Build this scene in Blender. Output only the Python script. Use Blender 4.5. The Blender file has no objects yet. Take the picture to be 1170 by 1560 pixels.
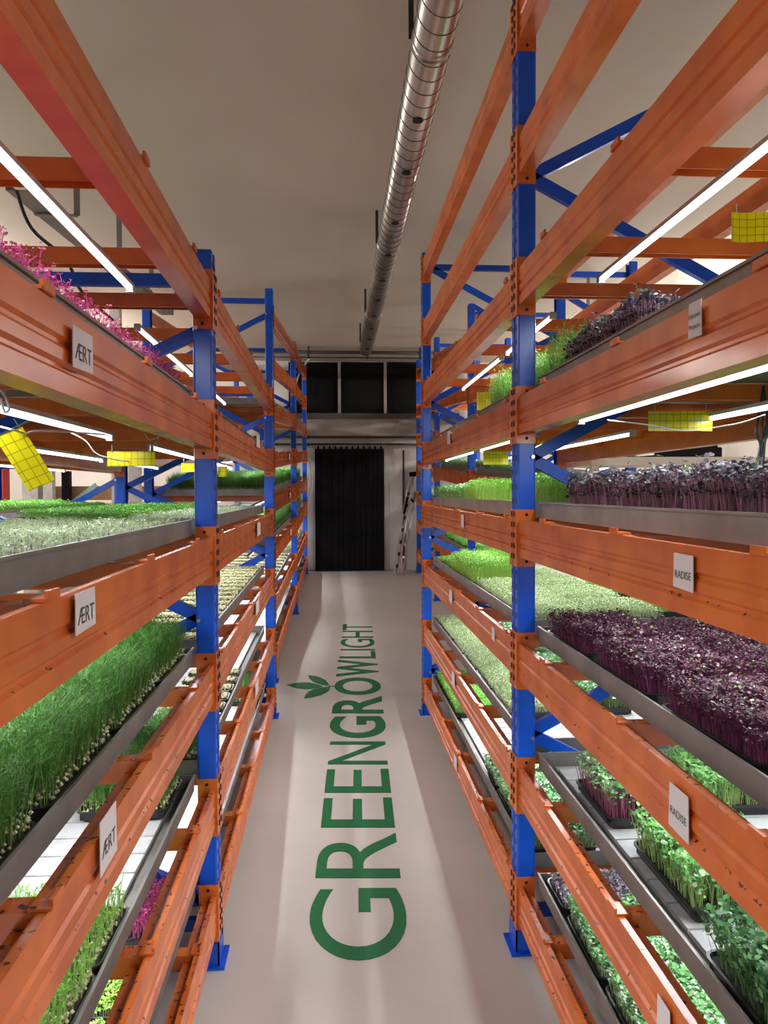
import bpy, bmesh, math, random
import numpy as np
from mathutils import Vector, Matrix
rnd = random.Random(7)
S = bpy.context.scene
COL = S.collection
H = 1.622          # camera height
F = 1150.0         # focal length in pixels of the 1170x1560 frame
# ------------------------------------------------------------------ camera
cy = Vector((-78, 30, -1150)).normalized()
up = Vector((-0.0055, 1, 0))
cz = (up - cy * up.dot(cy)).normalized()
cx = cy.cross(cz)
M = Matrix((( cx.x, cy.x, cz.x), (cx.y, cy.y, cz.y), (cx.z, cy.z, cz.z)))   # world -> camera
MT = M.transposed()
C0 = Vector((0, 0, H))
cam = bpy.data.cameras.new('camera'); cam.sensor_fit = 'VERTICAL'; cam.sensor_height = 36; cam.lens = 36 * F / 1560
cam.clip_start = 0.02
camo = bpy.data.objects.new('camera', cam); COL.objects.link(camo)
camo.matrix_world = Matrix.Translation(C0) @ MT.to_4x4()
S.camera = camo
# ------------------------------------------------------------------ world, exposure
w = bpy.data.worlds.new('world'); S.world = w; w.use_nodes = True
w.node_tree.nodes['Background'].inputs[0].default_value = (1, 0.97, 0.93, 1)
w.node_tree.nodes['Background'].inputs[1].default_value = 0.3
S.view_settings.view_transform = 'Standard'; S.view_settings.look = 'None'
S.view_settings.exposure = 0.0; S.view_settings.gamma = 1; S.view_settings.use_curve_mapping = False
S.cycles.max_bounces = 6; S.cycles.diffuse_bounces = 4; S.cycles.glossy_bounces = 3; S.cycles.transmission_bounces = 3
S.cycles.use_denoising = True; S.cycles.sample_clamp_indirect = 4; S.cycles.use_light_tree = True
LED_W = 4.1        # watts per metre of LED tube

def ray(x, y): return MT @ Vector(((x - 585) / F, (780 - y) / F, -1))
def at(x, y, D):   # pixel at depth D
    r = ray(x, y); return C0 + r * (D / r.y)
def atz(x, y, z):
    r = ray(x, y); return C0 + r * ((z - H) / r.z)
def floorz(D): return 0.075 * max(0.0, min(D, 11.3) - 5.6)
def on_floor(x, y):
    r = ray(x, y); t = -H / r.z
    p = C0 + r * t
    if p.y > 5.6:      # ramp z = .075*(Y-5.6)
        t = (-H - 0.075 * 5.6) / (r.z - 0.075 * r.y); p = C0 + r * t
    return p
# ------------------------------------------------------------------ materials
def new_mat(name, col, rough=0.5, metal=0.0, spec=0.5):
    m = bpy.data.materials.new(name); m.use_nodes = True
    b = m.node_tree.nodes['Principled BSDF']
    b.inputs['Base Color'].default_value = (*col, 1); b.inputs['Roughness'].default_value = rough
    b.inputs['Metallic'].default_value = metal; b.inputs['Specular IOR Level'].default_value = spec
    return m
def nodes(m): return m.node_tree.nodes, m.node_tree.links, m.node_tree.nodes['Principled BSDF']
def noisy(m, c1, c2, scale, detail=4, lo=0.35, hi=0.65, bump=0.0, stretch=None):
    n, l, b = nodes(m)
    tc = n.new('ShaderNodeTexCoord'); mp = n.new('ShaderNodeMapping'); nz = n.new('ShaderNodeTexNoise'); cr = n.new('ShaderNodeValToRGB')
    l.new(tc.outputs['Object'], mp.inputs[0]); l.new(mp.outputs[0], nz.inputs['Vector'])
    if stretch: mp.inputs['Scale'].default_value = stretch
    nz.inputs['Scale'].default_value = scale; nz.inputs['Detail'].default_value = detail
    cr.color_ramp.elements[0].position = lo; cr.color_ramp.elements[1].position = hi
    cr.color_ramp.elements[0].color = (*c1, 1); cr.color_ramp.elements[1].color = (*c2, 1)
    l.new(nz.outputs['Fac'], cr.inputs[0]); l.new(cr.outputs[0], b.inputs['Base Color'])
    if bump:
        bp = n.new('ShaderNodeBump'); bp.inputs['Strength'].default_value = bump; bp.inputs['Distance'].default_value = 0.01
        l.new(nz.outputs['Fac'], bp.inputs['Height']); l.new(bp.outputs[0], b.inputs['Normal'])
    return m
def orange_mat():
    m = new_mat('orange_paint', (0.66, 0.15, 0.028), 0.24); n, l, b = nodes(m)
    geo = n.new('ShaderNodeNewGeometry'); nz = n.new('ShaderNodeTexNoise'); nz.inputs['Scale'].default_value = 7
    nz2 = n.new('ShaderNodeTexNoise'); nz2.inputs['Scale'].default_value = 62; nz2.inputs['Detail'].default_value = 3
    l.new(geo.outputs['Position'], nz.inputs['Vector']); l.new(geo.outputs['Position'], nz2.inputs['Vector'])
    cr = n.new('ShaderNodeValToRGB'); cr.color_ramp.elements[0].color = (0.55, 0.112, 0.019, 1); cr.color_ramp.elements[1].color = (0.69, 0.168, 0.028, 1)
    cr.color_ramp.elements[0].position = 0.35; cr.color_ramp.elements[1].position = 0.65
    l.new(nz.outputs['Fac'], cr.inputs[0])
    # soil crumbs that lie on the upward faces
    sp = n.new('ShaderNodeSeparateXYZ'); l.new(geo.outputs['Normal'], sp.inputs[0])
    gt = n.new('ShaderNodeMath'); gt.operation = 'GREATER_THAN'; gt.inputs[1].default_value = 0.7; l.new(sp.outputs['Z'], gt.inputs[0])
    th = n.new('ShaderNodeValToRGB'); th.color_ramp.elements[0].position = 0.60; th.color_ramp.elements[1].position = 0.66
    l.new(nz2.outputs['Fac'], th.inputs[0])
    mu = n.new('ShaderNodeMath'); mu.operation = 'MULTIPLY'; l.new(gt.outputs[0], mu.inputs[0]); l.new(th.outputs[0], mu.inputs[1])
    mx = n.new('ShaderNodeMix'); mx.data_type = 'RGBA'; l.new(mu.outputs[0], mx.inputs['Factor']); l.new(cr.outputs[0], mx.inputs[6]); mx.inputs[7].default_value = (0.07, 0.03, 0.015, 1)
    l.new(mx.outputs[2], b.inputs['Base Color'])
    bp = n.new('ShaderNodeBump'); bp.inputs['Strength'].default_value = 0.12; bp.inputs['Distance'].default_value = 0.01
    l.new(nz.outputs['Fac'], bp.inputs['Height']); l.new(bp.outputs[0], b.inputs['Normal'])
    return m
ORANGE = orange_mat()
BLUE = noisy(new_mat('blue_paint', (0.0, 0.07, 0.5), 0.3), (0.0, 0.065, 0.50), (0.002, 0.10, 0.68), 5)
DARK = new_mat('dark_hole', (0.01, 0.008, 0.01), 0.8)
STEEL = new_mat('bolt_steel', (0.6, 0.6, 0.62), 0.3, 1.0)
GALV = noisy(new_mat('trough_sheet', (0.2, 0.18, 0.17), 0.45, 0.35), (0.19, 0.18, 0.17), (0.26, 0.25, 0.235), 9)
WHITE = noisy(new_mat('white_plastic', (0.75, 0.75, 0.74), 0.45), (0.40, 0.415, 0.41), (0.54, 0.55, 0.545), 14)
PAN = new_mat('black_tray_plastic', (0.012, 0.012, 0.014), 0.3)
SOIL = noisy(new_mat('growing_mat', (0.04, 0.03, 0.02), 0.9), (0.010, 0.008, 0.006), (0.04, 0.03, 0.02), 60)
PAPER = new_mat('paper', (0.72, 0.68, 0.68), 0.7)
INK = new_mat('ink', (0.05, 0.05, 0.055), 0.7)
GREENPAINT = new_mat('green_floor_paint', (0.0, 0.135, 0.033), 0.6)
CEIL = noisy(new_mat('ceiling_paint', (0.5, 0.45, 0.38), 0.9), (0.47, 0.42, 0.345), (0.56, 0.505, 0.425), 0.5, 5, 0.3, 0.7)
FLOORM = noisy(new_mat('floor_concrete', (0.6, 0.55, 0.5), 0.55), (0.55, 0.505, 0.45), (0.62, 0.572, 0.515), 1.7, 8, 0.3, 0.7)
WALLM = noisy(new_mat('wall_paint', (0.6, 0.57, 0.53), 0.85), (0.52, 0.49, 0.455), (0.66, 0.63, 0.59), 1.5, 6, 0.3, 0.7)
CONC = noisy(new_mat('wall_concrete', (0.4, 0.37, 0.33), 0.9), (0.30, 0.275, 0.24), (0.46, 0.43, 0.38), 2.2, 8, 0.3, 0.7)
BLACK = noisy(new_mat('black_rubber', (0.008, 0.007, 0.01), 0.7, 0.0, 0.12), (0.002, 0.002, 0.003), (0.006, 0.005, 0.007), 3, 4)
BLACKP = new_mat('black_panel', (0.006, 0.005, 0.006), 0.7, 0.0, 0.15)
DOORW = noisy(new_mat('door_paint', (0.7, 0.68, 0.64), 0.7), (0.60, 0.575, 0.54), (0.72, 0.70, 0.66), 2, 5, 0.3, 0.7)
PIPEM = new_mat('dark_pipe', (0.03, 0.028, 0.028), 0.5)
ALU = new_mat('aluminium', (0.65, 0.64, 0.62), 0.35, 0.9)
DUCTM = noisy(new_mat('duct_zinc', (0.5, 0.49, 0.46), 0.3, 0.95), (0.42, 0.41, 0.38), (0.58, 0.57, 0.53), 3, 3)
BEIGE = new_mat('beige_shelf', (0.62, 0.58, 0.5), 0.6)
WOOD = noisy(new_mat('wood_board', (0.3, 0.17, 0.08), 0.7), (0.22, 0.12, 0.05), (0.36, 0.22, 0.11), 6, 4, 0.3, 0.7, 0, (1, 1, 8))
CABLEK = new_mat('black_cable', (0.015, 0.017, 0.02), 0.5)
CABLEW = new_mat('white_cable', (0.7, 0.7, 0.72), 0.5)
TEAL = new_mat('teal_paint', (0.25, 0.42, 0.42), 0.5)
RED = new_mat('red_paint', (0.7, 0.05, 0.02), 0.5)
SEED = None
def tube_mat():
    m = bpy.data.materials.new('led_diffuser'); m.use_nodes = True; n = m.node_tree.nodes; l = m.node_tree.links
    b = n['Principled BSDF']; b.inputs['Base Color'].default_value = (0.9, 0.9, 0.95, 1)
    b.inputs['Emission Color'].default_value = (0.93, 0.95, 1, 1); b.inputs['Emission Strength'].default_value = 3.0
    try: m.cycles.emission_sampling = 'NONE'
    except Exception: pass
    return m
TUBE = tube_mat()
def sticky_mat():
    m = new_mat('yellow_sticky', (0.80, 0.72, 0.01), 0.25); n, l, b = nodes(m)
    tc = n.new('ShaderNodeTexCoord'); br = n.new('ShaderNodeTexBrick'); br.offset = 0; br.inputs['Scale'].default_value = 1
    br.inputs['Color1'].default_value = (0.80, 0.72, 0.01, 1); br.inputs['Color2'].default_value = (0.76, 0.69, 0.01, 1); br.inputs['Mortar'].default_value = (0.30, 0.28, 0.02, 1)
    br.inputs['Brick Width'].default_value = 0.02; br.inputs['Row Height'].default_value = 0.02; br.inputs['Mortar Size'].default_value = 0.0009
    sx_ = n.new('ShaderNodeSeparateXYZ'); cx_ = n.new('ShaderNodeCombineXYZ'); l.new(tc.outputs['Object'], sx_.inputs[0]); l.new(sx_.outputs['X'], cx_.inputs['X']); l.new(sx_.outputs['Z'], cx_.inputs['Y']); l.new(cx_.outputs[0], br.inputs['Vector']); l.new(br.outputs['Color'], b.inputs['Base Color'])
    return m
STICKY = sticky_mat()
def leaf_mat():
    m = bpy.data.materials.new('leaf'); m.use_nodes = True; n = m.node_tree.nodes; l = m.node_tree.links; b = n['Principled BSDF']
    a = n.new('ShaderNodeAttribute'); a.attribute_name = 'Col'
    l.new(a.outputs['Color'], b.inputs['Base Color']); b.inputs['Roughness'].default_value = 0.5; b.inputs['Specular IOR Level'].default_value = 0.35
    t = n.new('ShaderNodeBsdfTranslucent'); l.new(a.outputs['Color'], t.inputs[0])
    mx = n.new('ShaderNodeMixShader'); mx.inputs[0].default_value = 0.25
    l.new(b.outputs[0], mx.inputs[1]); l.new(t.outputs[0], mx.inputs[2]); l.new(mx.outputs[0], n['Material Output'].inputs[0])
    return m
LEAF = leaf_mat()
# ------------------------------------------------------------------ mesh helpers
def BM(): return bmesh.new()
def box(bm, x0, x1, y0, y1, z0, z1):
    v = [bm.verts.new(p) for p in ((x0,y0,z0),(x1,y0,z0),(x1,y1,z0),(x0,y1,z0),(x0,y0,z1),(x1,y0,z1),(x1,y1,z1),(x0,y1,z1))]
    for f in ((0,3,2,1),(4,5,6,7),(0,1,5,4),(1,2,6,5),(2,3,7,6),(3,0,4,7)): bm.faces.new([v[i] for i in f])
def prism(bm, pts, a, b, fn):
    """extrude 2-D pts between parameters a and b; fn(p, t) -> 3-D point"""
    va = [bm.verts.new(fn(p, a)) for p in pts]; vb = [bm.verts.new(fn(p, b)) for p in pts]
    n = len(pts)
    for i in range(n): bm.faces.new((va[i], va[(i+1)%n], vb[(i+1)%n], vb[i]))
    bm.faces.new(list(reversed(va))); bm.faces.new(vb)
def bar(bm, p, q, w, h, upv=Vector((0,0,1))):
    p = Vector(p); q = Vector(q); d = (q - p).normalized(); sx = d.cross(upv)
    if sx.length < 1e-4: sx = Vector((1,0,0))
    sx.normalize(); sz = sx.cross(d).normalized()
    prism(bm, [(-w/2,-h/2),(w/2,-h/2),(w/2,h/2),(-w/2,h/2)], 0, 1, lambda u, t: p + (q - p) * t + sx * u[0] + sz * u[1])
def channel(bm, p, q, w, dp, th, side):
    """U channel brace, web facing 'side' direction"""
    p = Vector(p); q = Vector(q); d = (q - p).normalized(); s = Vector(side); u = d.cross(s).normalized()
    pts = [(-w/2,0),(w/2,0),(w/2,-dp),(w/2-th,-dp),(w/2-th,-th),(-w/2+th,-th),(-w/2+th,-dp),(-w/2,-dp)]
    prism(bm, pts, 0, 1, lambda a, t: p + (q - p) * t + u * a[0] + s * a[1])
def tube(bm, pts, r, n=8, caps=True):
    pts = [Vector(p) for p in pts]; rings = []
    prev = None
    for i, p in enumerate(pts):
        d = (pts[min(i+1, len(pts)-1)] - pts[max(i-1, 0)]).normalized()
        ref = prev if prev is not None else (Vector((0,0,1)) if abs(d.z) < 0.9 else Vector((1,0,0)))
        a = (ref - d * ref.dot(d)).normalized(); b = d.cross(a); prev = a
        rings.append([bm.verts.new(p + (a * math.cos(2*math.pi*k/n) + b * math.sin(2*math.pi*k/n)) * r) for k in range(n)])
    for i in range(len(rings)-1):
        for k in range(n): bm.faces.new((rings[i][k], rings[i][(k+1)%n], rings[i+1][(k+1)%n], rings[i+1][k]))
    if caps: bm.faces.new(list(reversed(rings[0]))); bm.faces.new(rings[-1])
def smooth_path(pts, n=6):
    pts = [Vector(p) for p in pts]; out = []
    for i in range(len(pts)-1):
        p0 = pts[max(i-1,0)]; p1 = pts[i]; p2 = pts[i+1]; p3 = pts[min(i+2,len(pts)-1)]
        for k in range(n):
            t = k / n
            out.append(0.5*((2*p1)+(-p0+p2)*t+(2*p0-5*p1+4*p2-p3)*t*t+(-p0+3*p1-3*p2+p3)*t**3))
    out.append(pts[-1]); return out
def mesh(name, bm, mat, smooth=False):
    bmesh.ops.recalc_face_normals(bm, faces=bm.faces)
    me = bpy.data.meshes.new(name); bm.to_mesh(me); bm.free()
    me.materials.append(mat)
    if smooth: me.shade_smooth()
    return me
def put(name, me, parent=None, loc=(0,0,0), rot=(0,0,0)):
    o = bpy.data.objects.new(name, me); COL.objects.link(o); o.location = loc; o.rotation_euler = rot
    if parent: o.parent = parent
    return o
def obj(name, bm, mat, parent=None, loc=(0,0,0), rot=(0,0,0), smooth=False):
    return put(name, mesh(name, bm, mat, smooth), parent, loc, rot)
def tag(o, label, cat, group=None):
    o['label'] = label; o['category'] = cat
    if group: o['group'] = group
    return o
def empty(name, loc, label, cat, group=None, rot=(0,0,0)):
    o = bpy.data.objects.new(name, None); COL.objects.link(o); o.location = loc; o.rotation_euler = rot; o.empty_display_size = 0.05
    return tag(o, label, cat, group)
def struct(name, bm, mat, parent=None):
    o = obj(name, bm, mat, parent); o['kind'] = 'structure'; return o
# ------------------------------------------------------------------ room shell
bm = BM(); ys = [-2.6, 0, 3, 5.6, 7, 9, 11.3, 12.0]
prism(bm, [(y, floorz(y)) for y in ys] + [(12.0, -0.1), (-2.6, -0.1)], -5.2, 6.2, lambda p, t: Vector((t, p[0], p[1])))
struct('floor', bm, FLOORM)
ZC = H + 1.98; WD = 11.5
bm = BM(); box(bm, -5.2, 6.2, -2.6, 12.0, ZC, ZC + 0.12); ceil = struct('ceiling', bm, CEIL)
def W(x, y, d=0.0): return at(x, y, WD - d)
def wbox(bm, x0, y0, x1, y1, d0, d1):
    """box on the far wall covering a pixel rectangle, sticking out from d0 to d1"""
    a = at(x0, y1, WD - d1); b = at(x1, y0, WD - d1)
    box(bm, a.x, b.x, WD - d1, WD - d0, a.z, b.z)
bm = BM(); box(bm, -5.2, 6.2, WD, WD + 0.15, 0.2, ZC); struct('wall_far', bm, WALLM)
bm = BM(); box(bm, -5.35, -5.2, -2.6, 12.0, 0, ZC); struct('wall_left', bm, WALLM)
bm = BM(); box(bm, 6.2, 6.35, -2.6, 12.0, 0, ZC); struct('wall_right', bm, WALLM)
bm = BM(); wbox(bm, 395, 637, 700, 664, 0, 0.06); struct('trim_1', bm, CONC)       # concrete lintel band
bm = BM(); wbox(bm, 395, 630, 700, 637, 0, 0.12); struct('trim_2', bm, new_mat('dark_ledge', (0.10, 0.09, 0.08), 0.8))
hatch = empty('window_1', W(552, 630), 'x', 'x'); del hatch['label']; del hatch['category']; hatch['kind'] = 'structure'
inv = Matrix.Translation(-hatch.location)
def child_bm(bm, par):
    bmesh.ops.transform(bm, matrix=Matrix.Translation(-par.location), verts=bm.verts); return bm
for x0, x1 in ((440, 515), (519, 585), (589, 665)):
    bm = BM(); wbox(bm, x0, 552, x1, 630, 0, 0.02); obj('blackout_panel', child_bm(bm, hatch), BLACKP, hatch)
for x0, x1 in ((515, 519), (585, 589)):
    bm = BM(); wbox(bm, x0, 551, x1, 630, 0, 0.06); obj('mullion', child_bm(bm, hatch), CONC, hatch)
bm = BM(); wbox(bm, 469, 681, 481, 868, 0, 0.03); wbox(bm, 469, 675, 587, 682, 0, 0.03); wbox(bm, 586, 681, 592, 868, 0, 0.03); struct('door_frame', bm, DOORW)
bm = BM(); wbox(bm, 593, 686, 613, 866, 0, 0.02); struct('door_1', bm, DOORW)
bm = BM(); wbox(bm, 614, 686, 616, 868, 0, 0.025); struct('trim_3', bm, PIPEM)
bm = BM(); box(bm, -5.2, -1.2, WD-0.02, WD, 0.43, 0.52); box(bm, 1.4, 6.2, WD-0.02, WD, 0.43, 0.52); struct('baseboard_far', bm, CONC)
# ------------------------------------------------------------------ strip curtain
c = at(532, 868, WD - 0.1); cur = empty('strip_curtain', (c.x, c.y, floorz(WD)), 'black plastic strip curtain hanging in the doorway of the far wall', 'curtain')
n = 12
for i in range(n):
    x0 = 481 + (585 - 481) * i / n; x1 = 481 + (585 - 481) * (i + 1) / n
    a = at(x0, 868, WD-0.1); b = at(x1, 684, WD-0.1); dd = 0.012 * (i % 2)
    bm = BM(); N = 5
    pts = [((a.x + (b.x-a.x)*k/N) - 0.004, WD - 0.1 - dd - 0.006 * math.sin(math.pi*k/N)) for k in range(N+1)]
    pts = pts + [(p[0], p[1] + 0.004) for p in reversed(pts)]
    z0 = floorz(WD) + 0.01; z1 = b.z
    prism(bm, pts, z0, z1, lambda p, t: Vector((p[0], p[1], t)))
    obj('curtain_strip', child_bm(bm, cur), BLACK, cur)
    bm = BM(); m_ = (a.x + b.x) / 2; box(bm, m_-0.014, m_+0.014, WD-0.11, WD-0.085, b.z-0.005, b.z+0.045); obj('hanging_tab', child_bm(bm, cur), BLACK, cur)
a = at(478, 680, WD-0.07); b = at(588, 680, WD-0.07)
bm = BM(); bar(bm, (a.x, WD-0.07, a.z+0.01), (b.x, WD-0.07, a.z+0.01), 0.03, 0.02); obj('curtain_rail', child_bm(bm, cur), ALU, cur)
# pipes along the far wall
for y, r, nm, x0, x1 in ((537, 0.022, 'thick dark pipe running along the top of the far wall', 380, 700), (545, 0.010, 'thin dark conduit just below the thick pipe under the ceiling', 380, 700),
                 (666, 0.017, 'dark pipe across the far wall above the curtain, upper of the pair', 380, 690), (677, 0.017, 'dark pipe across the far wall just above the curtain, lower of the pair', 380, 690)):
    pd = 1.15 if y < 600 else 0.09
    a = W(x0, y, pd); b = W(x1, y, pd); b.z = a.z = (a.z + b.z) / 2
    bm = BM(); tube(bm, [a, b], r, 10); o = obj('wall_pipe', bm, PIPEM, smooth=True); tag(o, nm, 'pipe')
    for xx in (470, 560, 640):
        p = W(xx, y, pd); bm = BM(); box(bm, p.x-0.012, p.x+0.012, *((WD-0.115, WD, a.z-r-0.006, a.z+r+0.006) if pd < 1 else (WD-pd-r-0.006, WD-pd+r+0.006, a.z-r-0.006, ZC))); obj('pipe_clip', bm, PIPEM, o)
# white hose beside left racks
bm = BM(); tube(bm, smooth_path([at(486,533,11.3), at(470,548,11.3), at(455,572,11.3), at(449,600,11.3)]), 0.013, 8); tag(obj('white_hose', bm, CABLEW, smooth=True), 'pale hose curving down from the ceiling beside the far left rack', 'hose')
bm = BM(); tube(bm, smooth_path([at(468,690,11.25), at(474,715,11.25), at(475,740,11.25), at(470,765,11.25)]), 0.012, 8); tag(obj('white_hose', bm, CABLEW, smooth=True), 'pale hose loop hanging left of the black curtain', 'hose')
# ------------------------------------------------------------------ ladder
L0 = at(604, 878, 10.95); L0.z = floorz(10.95)
lad = empty('folding_ladder', L0, 'folded aluminium ladder leaning on the far wall right of the curtain', 'ladder')
def seg(name, x0, y0, x1, y1, d0, d1, w, mat):
    a = at(x0, y0, d0); b = at(x1, y1, d1); a.z = max(a.z, floorz(d0) + 0.01)
    bm = BM(); bar(bm, a, b, w, w * 1.6, Vector((0,1,0))); return obj(name, child_bm(bm, lad), mat, lad)
seg('stile', 606, 879, 630, 726, 10.98, 11.38, 0.026, ALU); seg('stile', 613, 878, 633, 750, 10.95, 11.34, 0.02, ALU)
seg('stile', 600, 874, 622, 733, 11.1, 11.42, 0.022, ALU); seg('stile', 604, 873, 625, 735, 11.16, 11.42, 0.018, STEEL)
for k in range(7):
    t = 0.08 + k * 0.13
    a = at(606 + 24*t, 879 - 153*t, 11.0 + 0.38*t); b = at(612 + 20*t, 878 - 135*t, 10.98 + 0.38*t); bm = BM(); bar(bm, a, b, 0.03, 0.02, Vector((0,1,0))); obj('rung', child_bm(bm, lad), ALU, lad)
    a = at(599 + 23*t, 874 - 141*t, 11.12 + 0.3*t); b = at(606 + 22*t, 873 - 141*t, 11.12 + 0.3*t); bm = BM(); bar(bm, a, b, 0.05, 0.03, Vector((0,1,0))); obj('step', child_bm(bm, lad), PIPEM, lad)
seg('top_cap', 624, 723, 634, 722, 11.38, 11.36, 0.07, BLACKP); seg('hinge_cover', 624, 758, 630, 765, 11.3, 11.28, 0.03, BLACKP); seg('grip', 615, 783, 621, 757, 11.3, 11.33, 0.035, BLACKP)
# ------------------------------------------------------------------ spiral duct under the ceiling
DR = 0.078; DH = H + 1.75
da = Vector((0.385, 0.4, DH)); db = Vector((0.415, 9.3, DH))
duct = empty('spiral_duct', (da + db) / 2, 'galvanised spiral ventilation duct with round holes hanging under the ceiling', 'duct')
bm = BM(); tube(bm, [da, db], DR, 28); obj('duct_pipe', child_bm(bm, duct), DUCTM, duct, smooth=True)
dd = (db - da); L = dd.length; du = dd.normalized(); sa = du.cross(Vector((0,0,1))).normalized(); sb = sa.cross(du)
bm = BM(); pitch = 0.105; turns = int(L / pitch); n = 20
pts = [da + du * (pitch * (i / n)) + (sa * math.cos(2*math.pi*i/n) + sb * math.sin(2*math.pi*i/n)) * (DR + 0.001) for i in range(turns * n)]
tube(bm, pts, 0.0028, 4); obj('spiral_seam', child_bm(bm, duct), new_mat('seam_metal', (0.16,0.15,0.13), 0.4, 0.8), duct, smooth=True)
for Y in (3.42, 3.98, 4.72, 5.35, 6.0, 6.6, 7.2, 7.75, 8.3, 8.85):
    t = (Y - da.y) / (db.y - da.y); p = da + dd * t
    Yp = p + Vector((0,0,-DR - 0.0015)); bm = BM()
    bmesh.ops.create_circle(bm, cap_ends=True, radius=0.024, segments=16, matrix=Matrix.Translation(Yp + Vector((-0.004,0,0)))); bmesh.ops.solidify(bm, geom=bm.faces[:], thickness=0.004)
    obj('air_hole', child_bm(bm, duct), DARK, duct)
for Y in (2.95, 5.35, 7.4, 8.9):
    t = (Y - da.y) / (db.y - da.y); p = da + dd * t
    bm = BM(); bar(bm, p + Vector((-DR-0.004, 0, 0)), Vector((p.x-DR-0.004, p.y, ZC)), 0.02, 0.004, Vector((0,1,0))); obj('hanger_strap', child_bm(bm, duct), PIPEM, duct)
    bm = BM(); tube(bm, [p - du*0.02, p + du*0.02], DR + 0.004, 28); obj('duct_coupling', child_bm(bm, duct), DUCTM, duct, smooth=True)
# ------------------------------------------------------------------ racking
PW, PD = 0.064, 0.093       # post width (X) and depth (Y)
BH = 0.128                  # beam height
ins = {}
def beam_profile():
    return [(0.000,0),(0.016,0),(0.016,-0.024),(0.050,-0.024),(0.050,-BH),(0.000,-BH),(0.0,-0.098),(0.006,-0.092),(0.006,-0.086),(0.0,-0.080),(0.0,-0.062),(0.005,-0.056),(0.005,-0.050),(0.0,-0.044)]
def beam(parent, a, b, s):
    """a,b: aisle-plane top corners; s: direction of the inside (+1/-1) in X"""
    bm = BM(); P0 = parent.location
    prism(bm, beam_profile(), 0, 1, lambda p, t: (a + (b - a) * t) + Vector((s * (p[0] + 0.003), 0, p[1])) - P0)
    return obj('load_beam', bm, ORANGE, parent)
conn_cache = {}
def conn_mesh(s, fy):
    """end plate wrapping the post: s inside direction in X, fy +1 plate on the far face, -1 on the near face. Origin at post centre aisle plane, beam top."""
    k = (s, fy)
    if k not in conn_cache:
        bm = BM(); z1 = 0.036; z0 = -BH - 0.034
        x0, x1 = sorted((-s*0.004, s*PW*0.95))
        y0, y1 = sorted((fy*PD/2, fy*(PD/2+0.005))); box(bm, x0, x1, y0, y1, z0, z1)
        xa, xb = sorted((-s*0.005, -s*0.0005)); y0, y1 = sorted((fy*0.004, fy*(PD/2+0.005))); box(bm, xa, xb, y0, y1, z0, z1)
        conn_cache[k] = mesh('end_plate', bm, ORANGE)
        bm = BM()
        for zz in (z1-0.018, z0+0.018):
            yy = fy*(PD/2+0.0055); 
            bmesh.ops.create_cone(bm, cap_ends=True, segments=10, radius1=0.0055, radius2=0.0055, depth=0.002, matrix=Matrix.Translation((s*0.03, yy, zz)) @ Matrix.Rotation(math.pi/2, 4, 'X'))
        for k_ in range(5):
            zz = z0 + 0.025 + k_*0.037; box(bm, *sorted((-s*0.0075, -s*0.0045)), *sorted((fy*0.012, fy*0.022)), zz, zz+0.018)
        ins[k] = mesh('slot_hole', bm, DARK)
    return conn_cache[k]
def post_mesh(s, h):
    bm = BM(); t = 0.003; w = PW; d = PD/2
    # aisle face with stiffening groove, two side faces with a shallow rib, open lips at the back
    pts = [(0,-d+0.006),(0,-0.012),(0.005,-0.008),(0.005,0.008),(0,0.012),(0,d-0.006),(0.002,d-0.002),(0.006,d),(w-0.008,d),(w-0.002,d-0.004),(w,d-0.010),(w,d-0.018),(w-t,d-0.018),(w-t,d-0.011),(w-0.010,d-t),(0.014,d-t),(t+0.006,d-0.012),(t+0.006,-d+0.012),(0.014,-d+t),(w-0.010,-d+t),(w-t,-d+0.011),(w-t,-d+0.018),(w,-d+0.018),(w,-d+0.010),(w-0.002,-d+0.004),(w-0.008,-d),(0.006,-d),(0.002,-d+0.002)]
    prism(bm, pts, 0, h, lambda p, z: Vector((s*p[0], p[1], z)))
    return mesh('upright_post', bm, BLUE)
def holes_mesh(s, h):
    bm = BM(); z = 0.08
    while z < h - 0.04:
        for y in (-0.026, 0.026): box(bm, *sorted((-s*0.0006, s*0.002)), y-0.005, y+0.005, z, z+0.02)
        z += 0.05
    return mesh('punched_holes', bm, DARK)
def foot_mesh(s):
    bm = BM(); x0, x1 = sorted((-s*0.025, s*(PW+0.02))); box(bm, x0, x1, -PD/2-0.02, PD/2+0.02, 0, 0.008)
    x0, x1 = sorted((-s*0.006, -s*0.001)); box(bm, x0, x1, -PD/2-0.006, PD/2+0.006, 0.008, 0.085)
    x0, x1 = sorted((-s*0.006, s*PW)); box(bm, x0, x1, -PD/2-0.006, -PD/2-0.001, 0.008, 0.085)
    return mesh('base_plate', bm, BLUE)
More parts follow.
